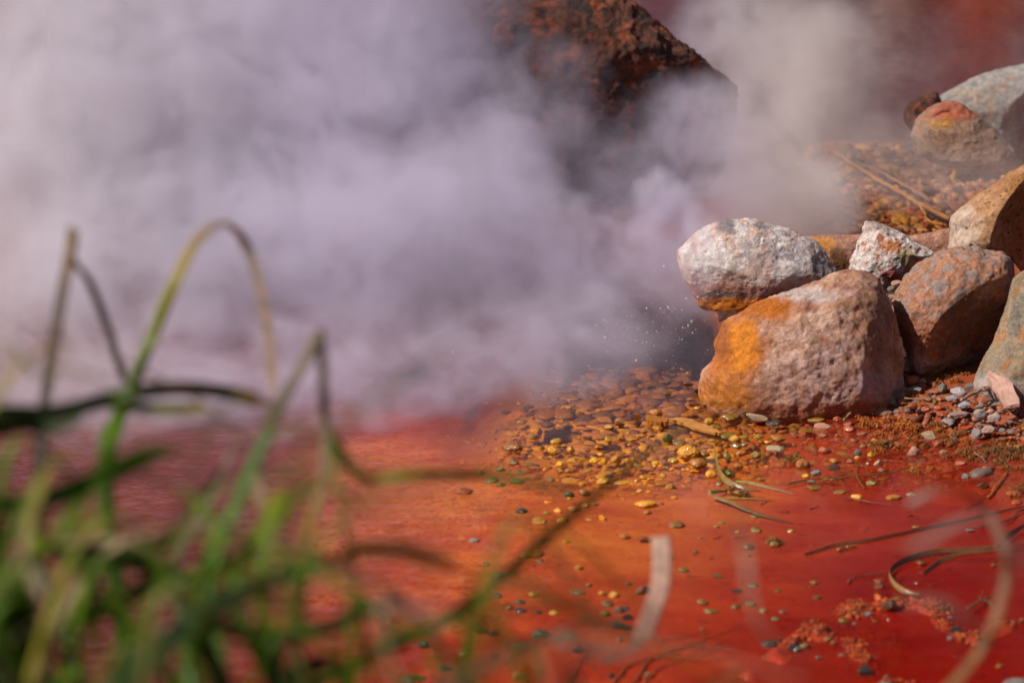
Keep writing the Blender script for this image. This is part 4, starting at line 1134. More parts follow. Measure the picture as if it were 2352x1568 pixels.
add_gravel(2200, lambda: random.uniform(1780, 2330), lambda: random.uniform(345, 545), 0.0055, [(0.36, 0.13, 0.05), (0.26, 0.10, 0.05), (0.44, 0.18, 0.05), (0.18, 0.09, 0.06), (0.50, 0.22, 0.06)], None, 0.5)
add_gravel(500, lambda: G(2060, 60), lambda: G(500, 16), 0.006, [(0.52, 0.20, 0.02), (0.40, 0.07, 0.02), (0.30, 0.10, 0.02)], None, 0.7)
RR = [KB(*p) for p in ((300, 1030), (560, 880), (850, 800), (1250, 790), (1480, 900), (1560, 1050), (600, 1250), (720, 1420), (150, 1250), (2000, 1100), (2100, 980))]
for ru, rv in RR:
    add_gravel(22, lambda: G(ru, 50), lambda: G(rv, 16), 0.0019, [(0.36, 0.06, 0.015), (0.22, 0.05, 0.02), (0.30, 0.11, 0.05)], None, 0.5)
zs = ground_height(np.array([it[0] for it in items]), np.array([it[1] for it in items]))[0]
items = [(it[0], it[1], float(z) + 0.5 * it[5] if z > -0.02 else -0.012, *it[3:]) for it, z in zip(items, zs)]
obj("gravel", scatter_mesh("gravel", items, 2, M_GRAV, 5), kind="stuff", label="countless fine ochre and red gravel chips on the bed and shore")

# bristly algae crust: tufts of short stubby spikes
def bristles(clumps, seed, per=75):
    rng = np.random.default_rng(seed)
    V, Fc, Cc = [], [], []
    for (x, y, z, r, hgt, c) in clumps:
        n = int(per * (r / 0.02) ** 1.3) + 12
        for _ in range(n):
            a = rng.uniform(0, 6.283); q = math.sqrt(rng.uniform(0, 1))
            bx, by = x + r * q * math.cos(a), y + r * q * math.sin(a) * 0.8
            bz = z + hgt * 0.75 * (1 - q * q) - 0.004
            d = np.array([math.cos(a) * q * 0.9 + rng.normal() * 0.45, math.sin(a) * q * 0.9 + rng.normal() * 0.45, 0.75 + rng.uniform(0, 0.5)])
            d /= np.linalg.norm(d)
            ln = rng.uniform(0.004, 0.009); w = rng.uniform(0.0009, 0.0018)
            s = np.cross(d, [0.3, 0.5, 0.8]); s /= np.linalg.norm(s); tt = np.cross(d, s)
            b = np.array([bx, by, bz]); k0 = len(V)
            bend = b + d * ln * 0.6 + rng.normal(size=3) * 0.0012
            for p, ww in ((b, w), (bend, w * 0.8)):
                V += [p + s * ww, p - s * ww * 0.5 + tt * ww * 0.87, p - s * ww * 0.5 - tt * ww * 0.87]
            V.append(b + d * ln + rng.normal(size=3) * 0.001)
            for i in range(3):
                j = (i + 1) % 3
                Fc.append((k0 + i, k0 + j, k0 + 3 + j)); Fc.append((k0 + i, k0 + 3 + j, k0 + 3 + i)); Fc.append((k0 + 3 + i, k0 + 3 + j, k0 + 6))
            jj = rng.uniform(0.7, 1.3)
            Cc += [np.array(c) * jj] * 7
    return np.array(V), np.array(Fc), np.array(Cc)


CR = (0.40, 0.105, 0.012); CR2 = (0.27, 0.075, 0.014); CR3 = (0.48, 0.14, 0.02)
cl = []
for cx, cy, r, hgt, c in ((670, 740, .030, .016, CR), (880, 740, .036, .020, CR3), (1050, 740, .040, .022, CR), (1230, 740, .034, .016, CR), (1370, 690, .028, .014, CR2), (1420, 780, .026, .012, CR), (660, 510, .030, .030, CR3), (640, 590, .026, .016, CR),
                          (560, 540, .024, .02, CR), (750, 670, .022, .01, CR), (1130, 570, .032, .014, CR3), (1280, 560, .028, .014, CR), (970, 820, .026, .010, CR), (1180, 840, .028, .012, CR), (1500, 830, .03, .012, CR2), (1500, 900, .028, .012, CR),
                          (780, 910, .020, .012, CR2), (870, 945, .026, .014, CR), (740, 955, .018, .012, CR2), (1010, 940, .018, .012, CR), (1600, 900, .028, .012, CR2), (1700, 900, .03, .012, CR), (2110, 860, .035, .014, CR2), (2200, 860, .03, .012, CR2),
                          (1650, 1050, .026, .012, CR2), (1760, 1010, .03, .012, CR2), (1850, 980, .04, .014, CR2), (2000, 960, .042, .016, CR2), (2120, 980, .05, .02, (0.16, 0.07, 0.02)), (2230, 990, .05, .02, (0.16, 0.07, 0.02)), (2180, 1060, .04, .014, CR2), (2280, 1040, .05, .016, CR2),
                          (2270, 1350, .03, .016, CR2), (2230, 1400, .026, .014, CR2), (190, 520, .022, .03, CR2), (500, 510, .03, .035, CR2), (370, 620, .018, .012, CR2), (1200, 1190, .014, .01, CR), (1370, 1160, .012, .008, CR), (1900, 1200, .016, .01, CR2), (1390, 380, .03, .016, CR), (1200, 350, .03, .014, CR),
                          (1330, 400, .03, .014, CR2), (1560, 350, .026, .012, CR2), (1880, 430, .028, .016, CR2), (2060, 660, .028, .012, CR2), (2250, 720, .03, .014, CR2)):
    u, v = KA(cx, cy); g = at_z(u, v, 0.01)
    for q in range(3):
        gx_, gy_ = g[0] + random.gauss(0, r * 0.55), g[1] + random.gauss(0, r * 0.5)
        cl.append((gx_, gy_, max(height_at(gx_, gy_), 0.0), r * random.uniform(0.3, 0.55), hgt * random.uniform(0.6, 1.0), c))
for cx, cy, r in ((700, 440, .018), (330, 690, .013), (560, 1030, .014), (2180, 470, .016), (1350, 330, .016), (270, 660, .016)):
    u, v = K3(cx, cy); g = at_z(u, v, 0.0)
    cl.append((g[0], g[1], 0.004, r, 0.012, (0.22, 0.10, 0.02)))
bv, bf, bc = bristles(cl, 3)
obj("algae_crust", mesh_np("algae_crust", bv, bf, M_GRAV, bc), kind="stuff", label="bristly orange brown algae crust along the shore")


# ------------------------------------------------------------------ sticks, dead blades, leaves
def spline(P, n=10):
    P = [np.array(p, float) for p in P]
    P = [2 * P[0] - P[1]] + P + [2 * P[-1] - P[-2]]
    out = []
    for i in range(1, len(P) - 2):
        for k in range(n):
            t = k / n
            out.append(0.5 * ((2 * P[i]) + (P[i + 1] - P[i - 1]) * t + (2 * P[i - 1] - 5 * P[i] + 4 * P[i + 1] - P[i + 2]) * t * t + (3 * P[i] - P[i - 1] - 3 * P[i + 1] + P[i + 2]) * t ** 3))
    out.append(P[-2])
    return np.array(out)


def tube(P, r0, r1, sides=7, jit=0.12):
    P = np.asarray(P); n = len(P)
    T = np.gradient(P, axis=0); T /= np.linalg.norm(T, axis=1)[:, None] + 1e-9
    s = np.cross(T, [0.12, 0.2, 1.0]); s /= np.linalg.norm(s, axis=1)[:, None] + 1e-9
    u = np.cross(s, T)
    V, F = [], []
    for i in range(n):
        r = (r0 + (r1 - r0) * i / (n - 1)) * (1 + random.uniform(-jit, jit))
        for k in range(sides):
            a = 2 * math.pi * k / sides
            V.append(P[i] + r * (math.cos(a) * s[i] + math.sin(a) * u[i]))
    for i in range(n - 1):
        for k in range(sides):
            F.append((i * sides + k, i * sides + (k + 1) % sides, (i + 1) * sides + (k + 1) % sides, (i + 1) * sides + k))
    F.append(tuple(range(sides))[::-1]); F.append(tuple((n - 1) * sides + k for k in range(sides)))
    return np.array(V), F


def ribbon(P, w, wdir, fold=0.25, prof=None, thick=0.0006):
    """a leaf blade: folded along its midrib, closed with a thin edge"""
    P = np.asarray(P); n = len(P)
    T = np.gradient(P, axis=0); T /= np.linalg.norm(T, axis=1)[:, None] + 1e-9
    wd = np.broadcast_to(np.asarray(wdir, float), P.shape)
    s = wd - (wd * T).sum(1)[:, None] * T; s /= np.linalg.norm(s, axis=1)[:, None] + 1e-9
    nn = np.cross(T, s)
    V, F = [], []
    for i in range(n):
        t = i / (n - 1)
        ww = w * (prof(t) if prof else min(1, 0.35 + 2.2 * (1 - t)) * (0.6 + 0.4 * min(1, 6 * t))) * 0.5
        for a, hh in ((-1, fold), (-0.5, fold * 0.4), (0, 0), (0.5, fold * 0.4), (1, fold)):
            V.append(P[i] + s[i] * ww * a + nn[i] * ww * hh)
        for a, hh in ((-1, fold), (0, 0), (1, fold)):
            V.append(P[i] + s[i] * ww * a * 0.98 + nn[i] * (ww * hh - thick))
    for i in range(n - 1):
        b, c = i * 8, i * 8 + 8
        for k in range(4): F.append((b + k, b + k + 1, c + k + 1, c + k))
        for k in (5, 6): F.append((b + k + 1, b + k, c + k, c + k + 1))
        F.append((b + 5, b, c, c + 5)); F.append((b + 4, b + 7, c + 7, c + 4))
    return np.array(V), F


def grad_colors(n, per, stops):
    t = np.linspace(0, 1, n)
    xs = [s[0] for s in stops]
    c = np.stack([np.interp(t, xs, [s[1][k] for s in stops]) for k in range(3)], -1)
    return np.repeat(c, per, axis=0)


def on_water(K, pts, z=0.003, n=8):
    W = []
    for p in pts:
        zz = p[2] if len(p) > 2 else z
        u, v = K(p[0], p[1]); W.append(at_z(u, v, zz))
    return spline(W, n)


def dead_blade(K, pts, wpx, stops, label, z=0.003, tilt=0.5, fold=0.2, prof=None, group="dead blades and straws in the red water"):
    P = on_water(K, pts, z)
    f = (K(1, 0)[0] - K(0, 0)[0]) * np.dot(P[0] - EYE, FWD) / FPX
    V, F = ribbon(P, wpx * f, (0.1, math.cos(tilt), math.sin(tilt)), fold, prof)
    base = P[0].copy()
    o = obj("dead_blade", mesh_np("dead_blade", V - base, F, M_DEAD, grad_colors(len(P), 8, stops)), label, "grass blade", group)
    o.location = base
    return o


def twig(K, runs, label, colr, name="twig", cat="twig", z=0.005, group="twigs lying in the red water", mat=None):
    V, F, off, base = [], [], 0, None
    for pts, r0, r1 in runs:
        P = on_water(K, pts, z, 6)
        P = P + np.stack([RNG.normal(size=len(P)), RNG.normal(size=len(P)), RNG.normal(size=len(P)) * 0.3], -1) * 0.0015
        f = (K(1, 0)[0] - K(0, 0)[0]) * np.dot(P[0] - EYE, FWD) / FPX
        v, fc = tube(P, r0 * f, r1 * f)
        if base is None: base = P[0].copy()
        V.append(v - base); F += [tuple(i + off for i in q) for q in fc]; off += len(v)
    V = np.concatenate(V)
    c = np.array(colr)[None] * RNG.uniform(0.75, 1.25, (len(V), 1))
    o = obj(name, mesh_np(name, V, F, mat or M_DEAD, c), label, cat, group)
    o.location = base
    return o


YG = [(0, (0.30, 0.22, 0.05)), (0.5, (0.26, 0.15, 0.03)), (1, (0.20, 0.06, 0.02))]
BR = [(0, (0.16, 0.06, 0.02)), (0.5, (0.20, 0.08, 0.025)), (1, (0.10, 0.02, 0.01))]
dead_blade(K3, [(130, 318, .02), (150, 430, .014), (180, 530, .01), (240, 590, .006), (330, 630), (460, 642)], 44, YG, "drooping yellow green dead blade beside the biggest yellow lump", tilt=0.8)
dead_blade(K3, [(285, 580), (380, 590), (500, 618), (700, 668)], 26, YG, "thin olive blade trailing from the drooping dead blade")
dead_blade(K3, [(225, 650, .006), (150, 650, .012), (92, 662, .018), (140, 690, .014), (220, 718, .012), (330, 768, .010), (500, 830, .006), (690, 882, .002)], 34, [(0, (0.06, 0.035, 0.012)), (0.2, (0.30, 0.20, 0.05)), (0.5, (0.30, 0.15, 0.04)), (1, (0.10, 0.03, 0.012))],
           "glossy folded dead blade tapering to a sharp tip", tilt=0.3)
dead_blade(K3, [(210, 700), (380, 705), (560, 716)], 14, YG, "short pale straw beneath the folded dead blade")
twig(K3, [([(640, 600), (850, 562), (1000, 548), (1130, 505)], 8, 4), ([(960, 572), (1130, 548), (1350, 525), (1440, 505), (1525, 482)], 8, 4), ([(1140, 545), (1150, 490), (1168, 445)], 5, 2), ([(1150, 548), (1180, 590), (1205, 632)], 5, 2), ([(1170, 460), (1215, 480), (1235, 530)], 3, 2), ([(1270, 540), (1310, 575)], 3, 2)],
     "long forked brown twig lying in the red water below the shore", (0.20, 0.085, 0.02))
twig(K3, [([(1080, 690), (1300, 735), (1600, 765)], 4, 2)], "thin straight straw in the smooth red water, below the forked twig", (0.22, 0.07, 0.02))
dead_blade(K3, [(780, 1106), (900, 1068), (1020, 1032), (1250, 1000), (1450, 960), (1680, 910), (1900, 862), (2150, 805), (2370, 755)], 26, [(0, (0.10, 0.02, 0.01)), (0.15, (0.26, 0.09, 0.03)), (0.4, (0.14, 0.03, 0.015)), (1, (0.10, 0.03, 0.02))],
           "very long thin reed lying across the smooth red water", tilt=0.9)
twig(K3, [([(1015, 1072), (1080, 1055), (1150, 1042)], 10, 8)], "short olive stub of stalk touching the very long reed", (0.24, 0.13, 0.03))
twig(K3, [([(1088, 1305), (1096, 1278), (1150, 1262), (1250, 1246), (1385, 1224)], 7, 4)], "thin bent stalk with a hooked end beside the big looped blade", (0.22, 0.06, 0.03))
dead_blade(K3, [(1600, 1388), (1540, 1380), (1480, 1362), (1420, 1320), (1385, 1265), (1395, 1215), (1460, 1165), (1560, 1122), (1720, 1082), (1900, 1068), (2150, 1048), (2380, 1015)], 46,
           [(0, (0.16, 0.05, 0.02)), (0.25, (0.30, 0.16, 0.05)), (0.45, (0.16, 0.06, 0.02)), (1, (0.22, 0.07, 0.03))], "big brown blade curved into a hook in the red water", tilt=1.0, z=0.008)
dead_blade(K3, [(1635, 1235), (1700, 1190), (1770, 1145), (1900, 1098), (2100, 1080), (2370, 1068)], 34, BR, "dark blade lying along the hooked one", tilt=0.6)  # dark ribbon laid along a shadow-like streak
dead_blade(K3, [(2160, 1045), (2200, 1000), (2260, 955), (2370, 885)], 46, [(0, (0.10, 0.04, 0.02)), (0.5, (0.30, 0.14, 0.06)), (1, (0.14, 0.05, 0.03))], "short brown blade standing on edge by the frame's side", tilt=1.0, z=0.01)
twig(K3, [([(1925, 788), (2020, 722), (2112, 638)], 4, 3)], "thin dark stalk aslant under the tan grass loop", (0.10, 0.03, 0.015))
twig(K3, [([(2095, 695), (2160, 610), (2235, 505)], 9, 7)], "straight rusty stick aslant in the mud", (0.36, 0.10, 0.02))
twig(K3, [([(1945, 1492), (2040, 1435), (2150, 1388)], 10, 5), ([(1990, 1470), (2030, 1420), (2055, 1360)], 8, 3), ([(2060, 1430), (2110, 1450), (2120, 1490)], 6, 3)], "three pronged brown sprig near the little red pool", (0.18, 0.08, 0.025), z=0.012)
twig(K3, [([(2020, 912), (2120, 890), (2240, 862), (2300, 810), (2370, 755)], 6, 6)], "dark stalk parallel to the very long reed", (0.10, 0.035, 0.02))
twig(K3, [([(1720, 590), (1900, 585), (2150, 575)], 3, 2)], "hair thin straw on the red mud", (0.14, 0.03, 0.015))
twig(K3, [([(1350, 432), (1480, 440), (1600, 425)], 5, 3)], "small straw by the cream stone", (0.22, 0.08, 0.03))
# fine dead grass near the bottom edge
for pts, r, lb in (([(1390, 1175), (1460, 1065), (1600, 1000), (1800, 930), (1980, 862)], 9, "longest wisp of the tangle of dead grass at the bottom"), ([(1265, 1182), (1350, 1085), (1480, 1045), (1640, 1020)], 11, "thick bent straw in the tangle of dead grass"),
                   ([(1480, 920), (1560, 935), (1700, 915), (1770, 895)], 5, None), ([(1540, 1010), (1700, 980), (1860, 985), (1985, 1000)], 6, None), ([(1500, 1040), (1650, 1050), (1800, 1060), (1960, 1035)], 5, None), ([(1700, 1060), (1830, 1000), (1960, 950)], 5, None),
                   ([(1790, 885), (1770, 950), (1700, 1010)], 4, None), ([(1850, 960), (1900, 930), (1975, 915)], 4, None), ([(1580, 1080), (1700, 1030), (1780, 960)], 5, None), ([(1440, 1190), (1500, 1120), (1560, 1080), (1600, 1075)], 7, None), ([(1370, 1190), (1420, 1110), (1450, 1060)], 7, None),
                   ([(1005, 1190), (1060, 1060), (1115, 955)], 8, "straight thin stalk at the bottom edge, by the pale leaf"), ([(1085, 1055), (1170, 1130), (1250, 1185)], 5, None)):
    twig(K8, [(pts, r * 0.6, r * 0.3)], lb or "thin brown wisp in the tangle of dead grass by the bottom edge", (0.17, 0.05, 0.018), "straw", "straw", 0.004, "tangle of dead grass in the red water")
for _ in range(36):
    u, v = random.uniform(1500, 2340), random.uniform(1060, 1520)
    near = sorted(ANCH, key=lambda q: math.hypot(q[1] - u, (q[2] - v) * 1.6))
    lab = next(c for c in (f"short dark scrap of straw {'below' if v > q[2] else 'above'} {q[0]}" for q in near) if c not in taken)
    taken.add(lab)
    a = random.uniform(-0.4, 0.4); ln = random.uniform(10, 34)
    twig(KI, [([(u, v), (u + ln * math.cos(a) * 0.5, v - ln * math.sin(a) * 0.4 + random.uniform(-2, 2)), (u + ln * math.cos(a), v - ln * math.sin(a))], 1.0, 0.6)], lab, (0.13, 0.03, 0.015), "straw", "straw", 0.001, "scraps of straw on the red water")
# shore litter
twig(KA, [([(1665, 497), (1760, 440), (1880, 380), (1960, 345)], 20, 14), ([(1880, 385), (1980, 372), (2070, 358)], 12, 8), ([(1960, 350), (1920, 335)], 8, 5)], "pinkish forked stick resting against the pink shard", (0.40, 0.22, 0.15), z=0.075, group="sticks on the shore", mat=M_WOOD)
twig(KA, [([(2075, 592), (2200, 575), (2330, 558)], 11, 8)], "thin stick under the pink shard's foot", (0.26, 0.11, 0.07), z=0.06, group="sticks on the shore", mat=M_WOOD)
twig(KA, [([(2100, 610), (2230, 600), (2330, 590)], 8, 6)], "second thin stick just below the one at the pink shard's foot", (0.24, 0.10, 0.06), z=0.055, group="sticks on the shore", mat=M_WOOD)
twig(KA, [([(1090, 470), (1300, 478), (1420, 460), (1530, 432)], 5, 3)], "pale curved straw lying across the grey pebbles", (0.50, 0.36, 0.20), "straw", "straw", z=0.06, group="straws on the shore", mat=M_WOOD)
twig(KA, [([(1035, 528), (1200, 522), (1350, 540), (1560, 505)], 5, 3)], "tan wavy straw below the pale curved one", (0.36, 0.18, 0.08), "straw", "straw", z=0.05, group="straws on the shore", mat=M_WOOD)
twig(KA, [([(2080, 660), (2170, 720), (2330, 740)], 5, 3), ([(2170, 760), (2240, 850), (2330, 960)], 4, 3)], "wiry root strands beside the cone shaped pebbles", (0.26, 0.11, 0.06), "root", "root", z=0.05, group="straws on the shore", mat=M_WOOD)
twig(KA, [([(1790, 1030), (1870, 1080), (1920, 1140)], 7, 4)], "grey bent straw in the wet mud", (0.28, 0.18, 0.13), z=0.02, mat=M_WOOD)
twig(KA, [([(1120, 900), (1160, 850), (1220, 830)], 10, 7)], "dark stub of twig behind the wedge shaped stone", (0.09, 0.045, 0.02), z=0.02)
twig(KA, [([(460, 700), (480, 660), (505, 630)], 14, 12)], "short flat olive stub of reed on the shore's edge", (0.24, 0.15, 0.05), z=0.02)
twig(K5, [([(470, 955), (590, 1040), (760, 1145), (900, 1225), (1050, 1310), (1200, 1385)], 10, 16)], "long orange brown cane lying on the far mud, its end by the tan brown boulder", (0.46, 0.19, 0.05), "cane", "cane", z=0.03, group="canes on the far mud", mat=M_WOOD)
twig(K5, [([(600, 1020), (760, 1090), (900, 1165), (1080, 1270)], 8, 12)], "dull pinkish cane behind the orange brown one", (0.34, 0.15, 0.09), "cane", "cane", z=0.03, group="canes on the far mud", mat=M_WOOD)
twig(K5, [([(1005, 1300), (1040, 1345), (1050, 1380), (1090, 1405), (1160, 1420)], 9, 7)], "curved orange stalk branching below the cane", (0.50, 0.20, 0.03), z=0.03, group="canes on the far mud", mat=M_WOOD)
twig(K5, [([(500, 1280), (560, 1295), (610, 1300)], 7, 5)], "short pale straw on the far mud", (0.50, 0.27, 0.14), "straw", "straw", z=0.02, group="canes on the far mud", mat=M_WOOD)
twig(K5, [([(1015, 1190), (1010, 1140), (1020, 1110)], 6, 4)], "little upright stalk on the far mud", (0.40, 0.18, 0.08), z=0.03, group="canes on the far mud", mat=M_WOOD)


def shard(K, pts, z, th, colr, label, name="stone_shard", cat="shard", tilt=0.0):
    """a flat broken piece with thickness, roughly following its outline"""
    c = at_z(*K(*np.mean(np.array(pts), 0)), z)
    nrm = np.array([-0.7 * tilt, -tilt, 1.0])
    W = []
    for p in pts:
        d = ray(*K(*p)); W.append(EYE + d * (((c - EYE) @ nrm) / (d @ nrm)))
    W = np.array(W); c = W.mean(0)
    n = len(W)
    # refine the outline a little so that its edge is broken
    R = []
    for a, b in zip(W, np.roll(W, -1, 0)):
        for k in range(4):
            R.append(a + (b - a) * k / 4 + np.array([RNG.normal(), RNG.normal(), 0]) * 0.0015 * (k > 0))
    R = np.array(R); m = len(R)
    top = R + np.array([0, 0, 1]) * (th / 2)
    bot = top - np.array([0, 0, th])
    inn = c + (top - c) * 0.93 + np.array([0, 0, th * 0.12]); ctr = inn.mean(0) + np.array([0, 0, 0.001])
    V = np.concatenate([bot, top, inn, ctr[None]]) - c
    F = []
    for i in range(m):
        j = (i + 1) % m
        F += [(i, j, m + j, m + i), (m + i, m + j, 2 * m + j, 2 * m + i), (2 * m + i, 2 * m + j, 3 * m)]
    F.append(tuple(range(m))[::-1])
    cc = np.array(colr)[None] * RNG.uniform(0.9, 1.1, (len(V), 1))
    o = obj(name, mesh_np(name, V, F, M_WOOD, cc, smooth=False), label, cat)
    o.location = c
    return o


shard(KA, [(1930, 205), (2060, 195), (2130, 260), (2200, 370), (2265, 545), (2130, 570), (2060, 480), (2000, 390), (1960, 300)], 0.085, 0.007, (0.50, 0.28, 0.21), "flat pink shard leaning on the tan slab, with a straight dark edge", tilt=0.55)
shard(KD, [(1700, 690), (1850, 672), (1985, 690), (2000, 715), (2140, 750), (2240, 800), (2320, 850), (2250, 850), (2050, 800), (1900, 745), (1800, 705)], 0.002, 0.006, (0.50, 0.21, 0.05), "long flat orange shard lying at the waterline between red and ochre water")
shard(KD, [(1450, 655), (1560, 665), (1715, 700), (1700, 735), (1570, 735), (1470, 705)], 0.006, 0.010, (0.36, 0.12, 0.015), "ragged wet orange piece of bark in the shallows", "bark_piece", "bark")

# unseen trees added past the far shore so the near water mirrors darkness
M_BARK = tone_material("bark", 0.9, 0.2, 0.8, 14.0, 0.03)


def far_tree(x, y, zc, rx, rz, seed, label):
    rng = np.random.default_rng(seed)
    z0 = height_at(x, y)
    e = obj("tree", None, label, "tree", "trees past the far shore")
    e.location = (x, y, z0)
    P = spline([(0, 0, -0.3), (0.15, 0.1, 2.0), (-0.1, 0.2, zc - z0), (0.1, 0.1, zc - z0 + rz * 0.8)], 6)
    V, F = tube(P, 0.28, 0.07, 9)
    obj("trunk", mesh_np("trunk", V, F, M_BARK, np.tile([[0.10, 0.06, 0.04]], (len(V), 1))), parent=e)
    n = 2600
    d = rng.normal(size=(n, 3)); d /= np.linalg.norm(d, axis=1)[:, None]
    r = rng.uniform(0.35, 1, n) ** 0.5 * (1 + 0.25 * fbm(d * 2.2 + seed, 3, seed))
    c = d * r[:, None] * np.array([rx, rx * 0.9, rz]) + np.array([0, 0, zc - z0])
    s = rng.uniform(0.16, 0.34, n)
    a = rng.normal(size=(n, 3)); a /= np.linalg.norm(a, axis=1)[:, None]
    b = np.cross(a, rng.normal(size=(n, 3))); b /= np.linalg.norm(b, axis=1)[:, None]
    V = np.stack([c - a * s[:, None], c + b * s[:, None] * 0.5, c + a * s[:, None], c - b * s[:, None] * 0.5], 1).reshape(-1, 3)
    cc = np.repeat(np.array([[0.035, 0.065, 0.016]]) * rng.uniform(0.6, 1.4, (n, 1)), 4, axis=0)
    obj("crown", mesh_np("crown", V, np.arange(4 * n).reshape(-1, 4), M_LEAF, cc, smooth=False), parent=e)


far_tree(-5.5, 21.0, 9.4, 3.6, 3.8, 51, "broad evergreen past the far shore, wider than its neighbours")
far_tree(-0.5, 21.6, 9.2, 3.2, 3.5, 52, "rounded evergreen between two others past the far shore")
far_tree(4.6, 21.0, 9.6, 3.5, 4.1, 53, "tall evergreen with the highest crown past the far shore")

# ------------------------------------------------------------------ spray droplets
dr = []
for _ in range(420):
    u = random.gauss(1530, 95); v = random.gauss(760, 75)
    y = random.uniform(7.3, 7.75)
    if u > 1655: continue
    p = at_y(u, v, y)
    if p[2] < 0.02: continue
    r = 0.0006 * math.exp(random.gauss(0, 0.45))
    dr.append((p[0], p[1], p[2], r, r, r * 1.2, 0, (0.9, 0.9, 0.9)))
for _ in range(70):
    p = at_y(random.uniform(500, 1500), random.uniform(420, 960), random.uniform(6.8, 7.3))
    if p[2] < 0.02: continue
    r = 0.0006 * math.exp(random.gauss(0, 0.4))
    dr.append((p[0], p[1], p[2], r, r, r, 0, (0.9, 0.9, 0.9)))
obj("spray_droplets", scatter_mesh("spray_droplets", dr, 2, tone_material("droplet", 0.1, 0.8, 0.0), 8, 0.1), kind="stuff", label="fine white water droplets sprayed from the hollow under the pale boulder")

# ------------------------------------------------------------------ grass growing from the bank in front
GR = (0.19, 0.34, 0.012); GD = (0.030, 0.060, 0.006); GB = (0.15, 0.30, 0.04); TN = (0.62, 0.44, 0.27); PALE = (0.78, 0.60, 0.47); BRN = (0.16, 0.09, 0.05); YL = (0.50, 0.42, 0.05); OLV = (0.28, 0.24, 0.03); GG = (0.22, 0.30, 0.14)


class Clump:
    def __init__(s, x, y, label, cat="grass clump"):
        s.p = np.array([x, y, height_at(x, y)])
        s.e = obj("grass_clump", None, label, cat, "grass clumps on the bank")
        s.e.empty_display_size = 0.05
        s.e.location = s.p

    def leaf(s, W, width, stops, wdir=(0.8, -0.55, 0.1), fold=0.3, prof=None, n=8):
        P = spline(W, n)
        V, F = ribbon(P, width, wdir, fold, prof)
        return obj("leaf", mesh_np("leaf", V - s.p, F, M_LEAF, grad_colors(len(P), 8, stops)), parent=s.e)

    def seen(s, pts, wpx, stops, root=(0, 0), **kw):
        """a blade whose course through the view was measured; it starts in the turf"""
        W = [at_y(*q) for q in pts]
        if root != (None, None):
            r = s.p + np.array([root[0], root[1], 0.0])
            W = [r, r * 0.45 + W[0] * 0.55 + np.array([0, 0, 0.03])] + W
        return s.leaf(W, 1.08 * wpx * pts[0][2] / CP / FPX, stops, **kw)


full = lambda t: 1.0 if t < 0.8 else max(0.15, (1 - t) / 0.2)
const = lambda t: 1.0 if t < 0.97 else 0.5
k1 = Clump(-0.40, 3.75, "tall clump of arching sedge with a high bowed blade, green below and tan above")
k1.seen([(245, 1090, 4.2), (300, 890, 4.25), (350, 765, 4.3), (400, 645, 4.3), (450, 550, 4.35), (510, 508, 4.4), (562, 550, 4.45), (600, 660, 4.45), (622, 800, 4.45), (628, 910, 4.45)], 33,
        [(0, GD), (0.18, GD), (0.3, GR), (0.45, YL), (0.6, TN), (0.75, (0.62, 0.50, 0.42)), (1, PALE)], prof=const)
k1.seen([(72, 1250, 4.1), (85, 1100, 4.1), (97, 950, 4.15), (122, 780, 4.2), (150, 620, 4.25), (170, 525, 4.25)], 32, [(0, (0.03, 0.03, 0.01)), (0.45, (0.07, 0.045, 0.03)), (0.8, BRN), (0.93, TN), (1, OLV)], prof=const)
k1.seen([(170, 522, 4.25), (166, 590, 4.27), (205, 640, 4.3), (245, 740, 4.35), (290, 880, 4.4)], 26, [(0, TN), (0.3, (0.3, 0.22, 0.15)), (1, (0.36, 0.27, 0.24))], root=(None, None), prof=const)
k1.seen([(480, 1340, 3.9), (530, 1180, 3.95), (590, 1030, 4.0), (640, 930, 4.05), (690, 840, 4.1), (738, 757, 4.1)], 34, [(0, GR), (0.5, GG), (0.68, (0.2, 0.18, 0.06)), (0.8, (0.34, 0.27, 0.2)), (1, (0.44, 0.34, 0.26))], root=(0.12, -0.05), prof=const)
k1.seen([(738, 757, 4.1), (745, 850, 4.1), (748, 960, 4.1), (748, 1080, 4.12), (732, 1190, 4.15)], 26, [(0, (0.26, 0.19, 0.14)), (0.4, (0.3, 0.22, 0.17)), (0.6, PALE), (1, PALE)], root=(None, None), prof=full)
k1.seen([(-120, 955, 3.9), (0, 948, 3.9), (120, 948, 3.95), (250, 916, 4.0), (320, 900, 4.0), (420, 893, 4.05), (520, 902, 4.1), (625, 930, 4.1)], 34, [(0, (0.05, 0.10, 0.008)), (0.4, (0.07, 0.13, 0.010)), (0.6, (0.10, 0.17, 0.012)), (0.75, (0.18, 0.15, 0.04)), (1, (0.30, 0.15, 0.04))], root=(-0.25, -0.1), wdir=(0, 0.5, 1), prof=const)
k1.seen([(250, 925, 4.0), (330, 938, 4.0), (420, 940, 4.0), (492, 940, 4.0)], 26, [(0, GR), (0.7, OLV), (0.85, YL), (1, YL)], root=(None, None), wdir=(0, 0.5, 1), prof=full)
k1.seen([(235, 1060, 4.0), (262, 960, 4.05), (300, 900, 4.1)], 30, [(0, GD), (1, GR)], prof=const)
k1.seen([(-80, 1010, 3.6), (0, 985, 3.6), (60, 970, 3.7), (130, 985, 3.7), (190, 955, 3.7)], 44, [(0, GD), (1, (0.05, 0.09, 0.01))], root=(-0.2, 0), wdir=(0, 0.5, 1))
k1.seen([(-60, 1200, 3.5), (40, 1160, 3.5), (150, 1130, 3.55), (250, 1085, 3.6), (350, 1042, 3.65), (435, 1030, 3.7)], 50, [(0, GD), (0.5, (0.13, 0.24, 0.02)), (0.9, GR), (1, OLV)], root=(-0.15, 0), wdir=(0, 0.5, 1), prof=full)
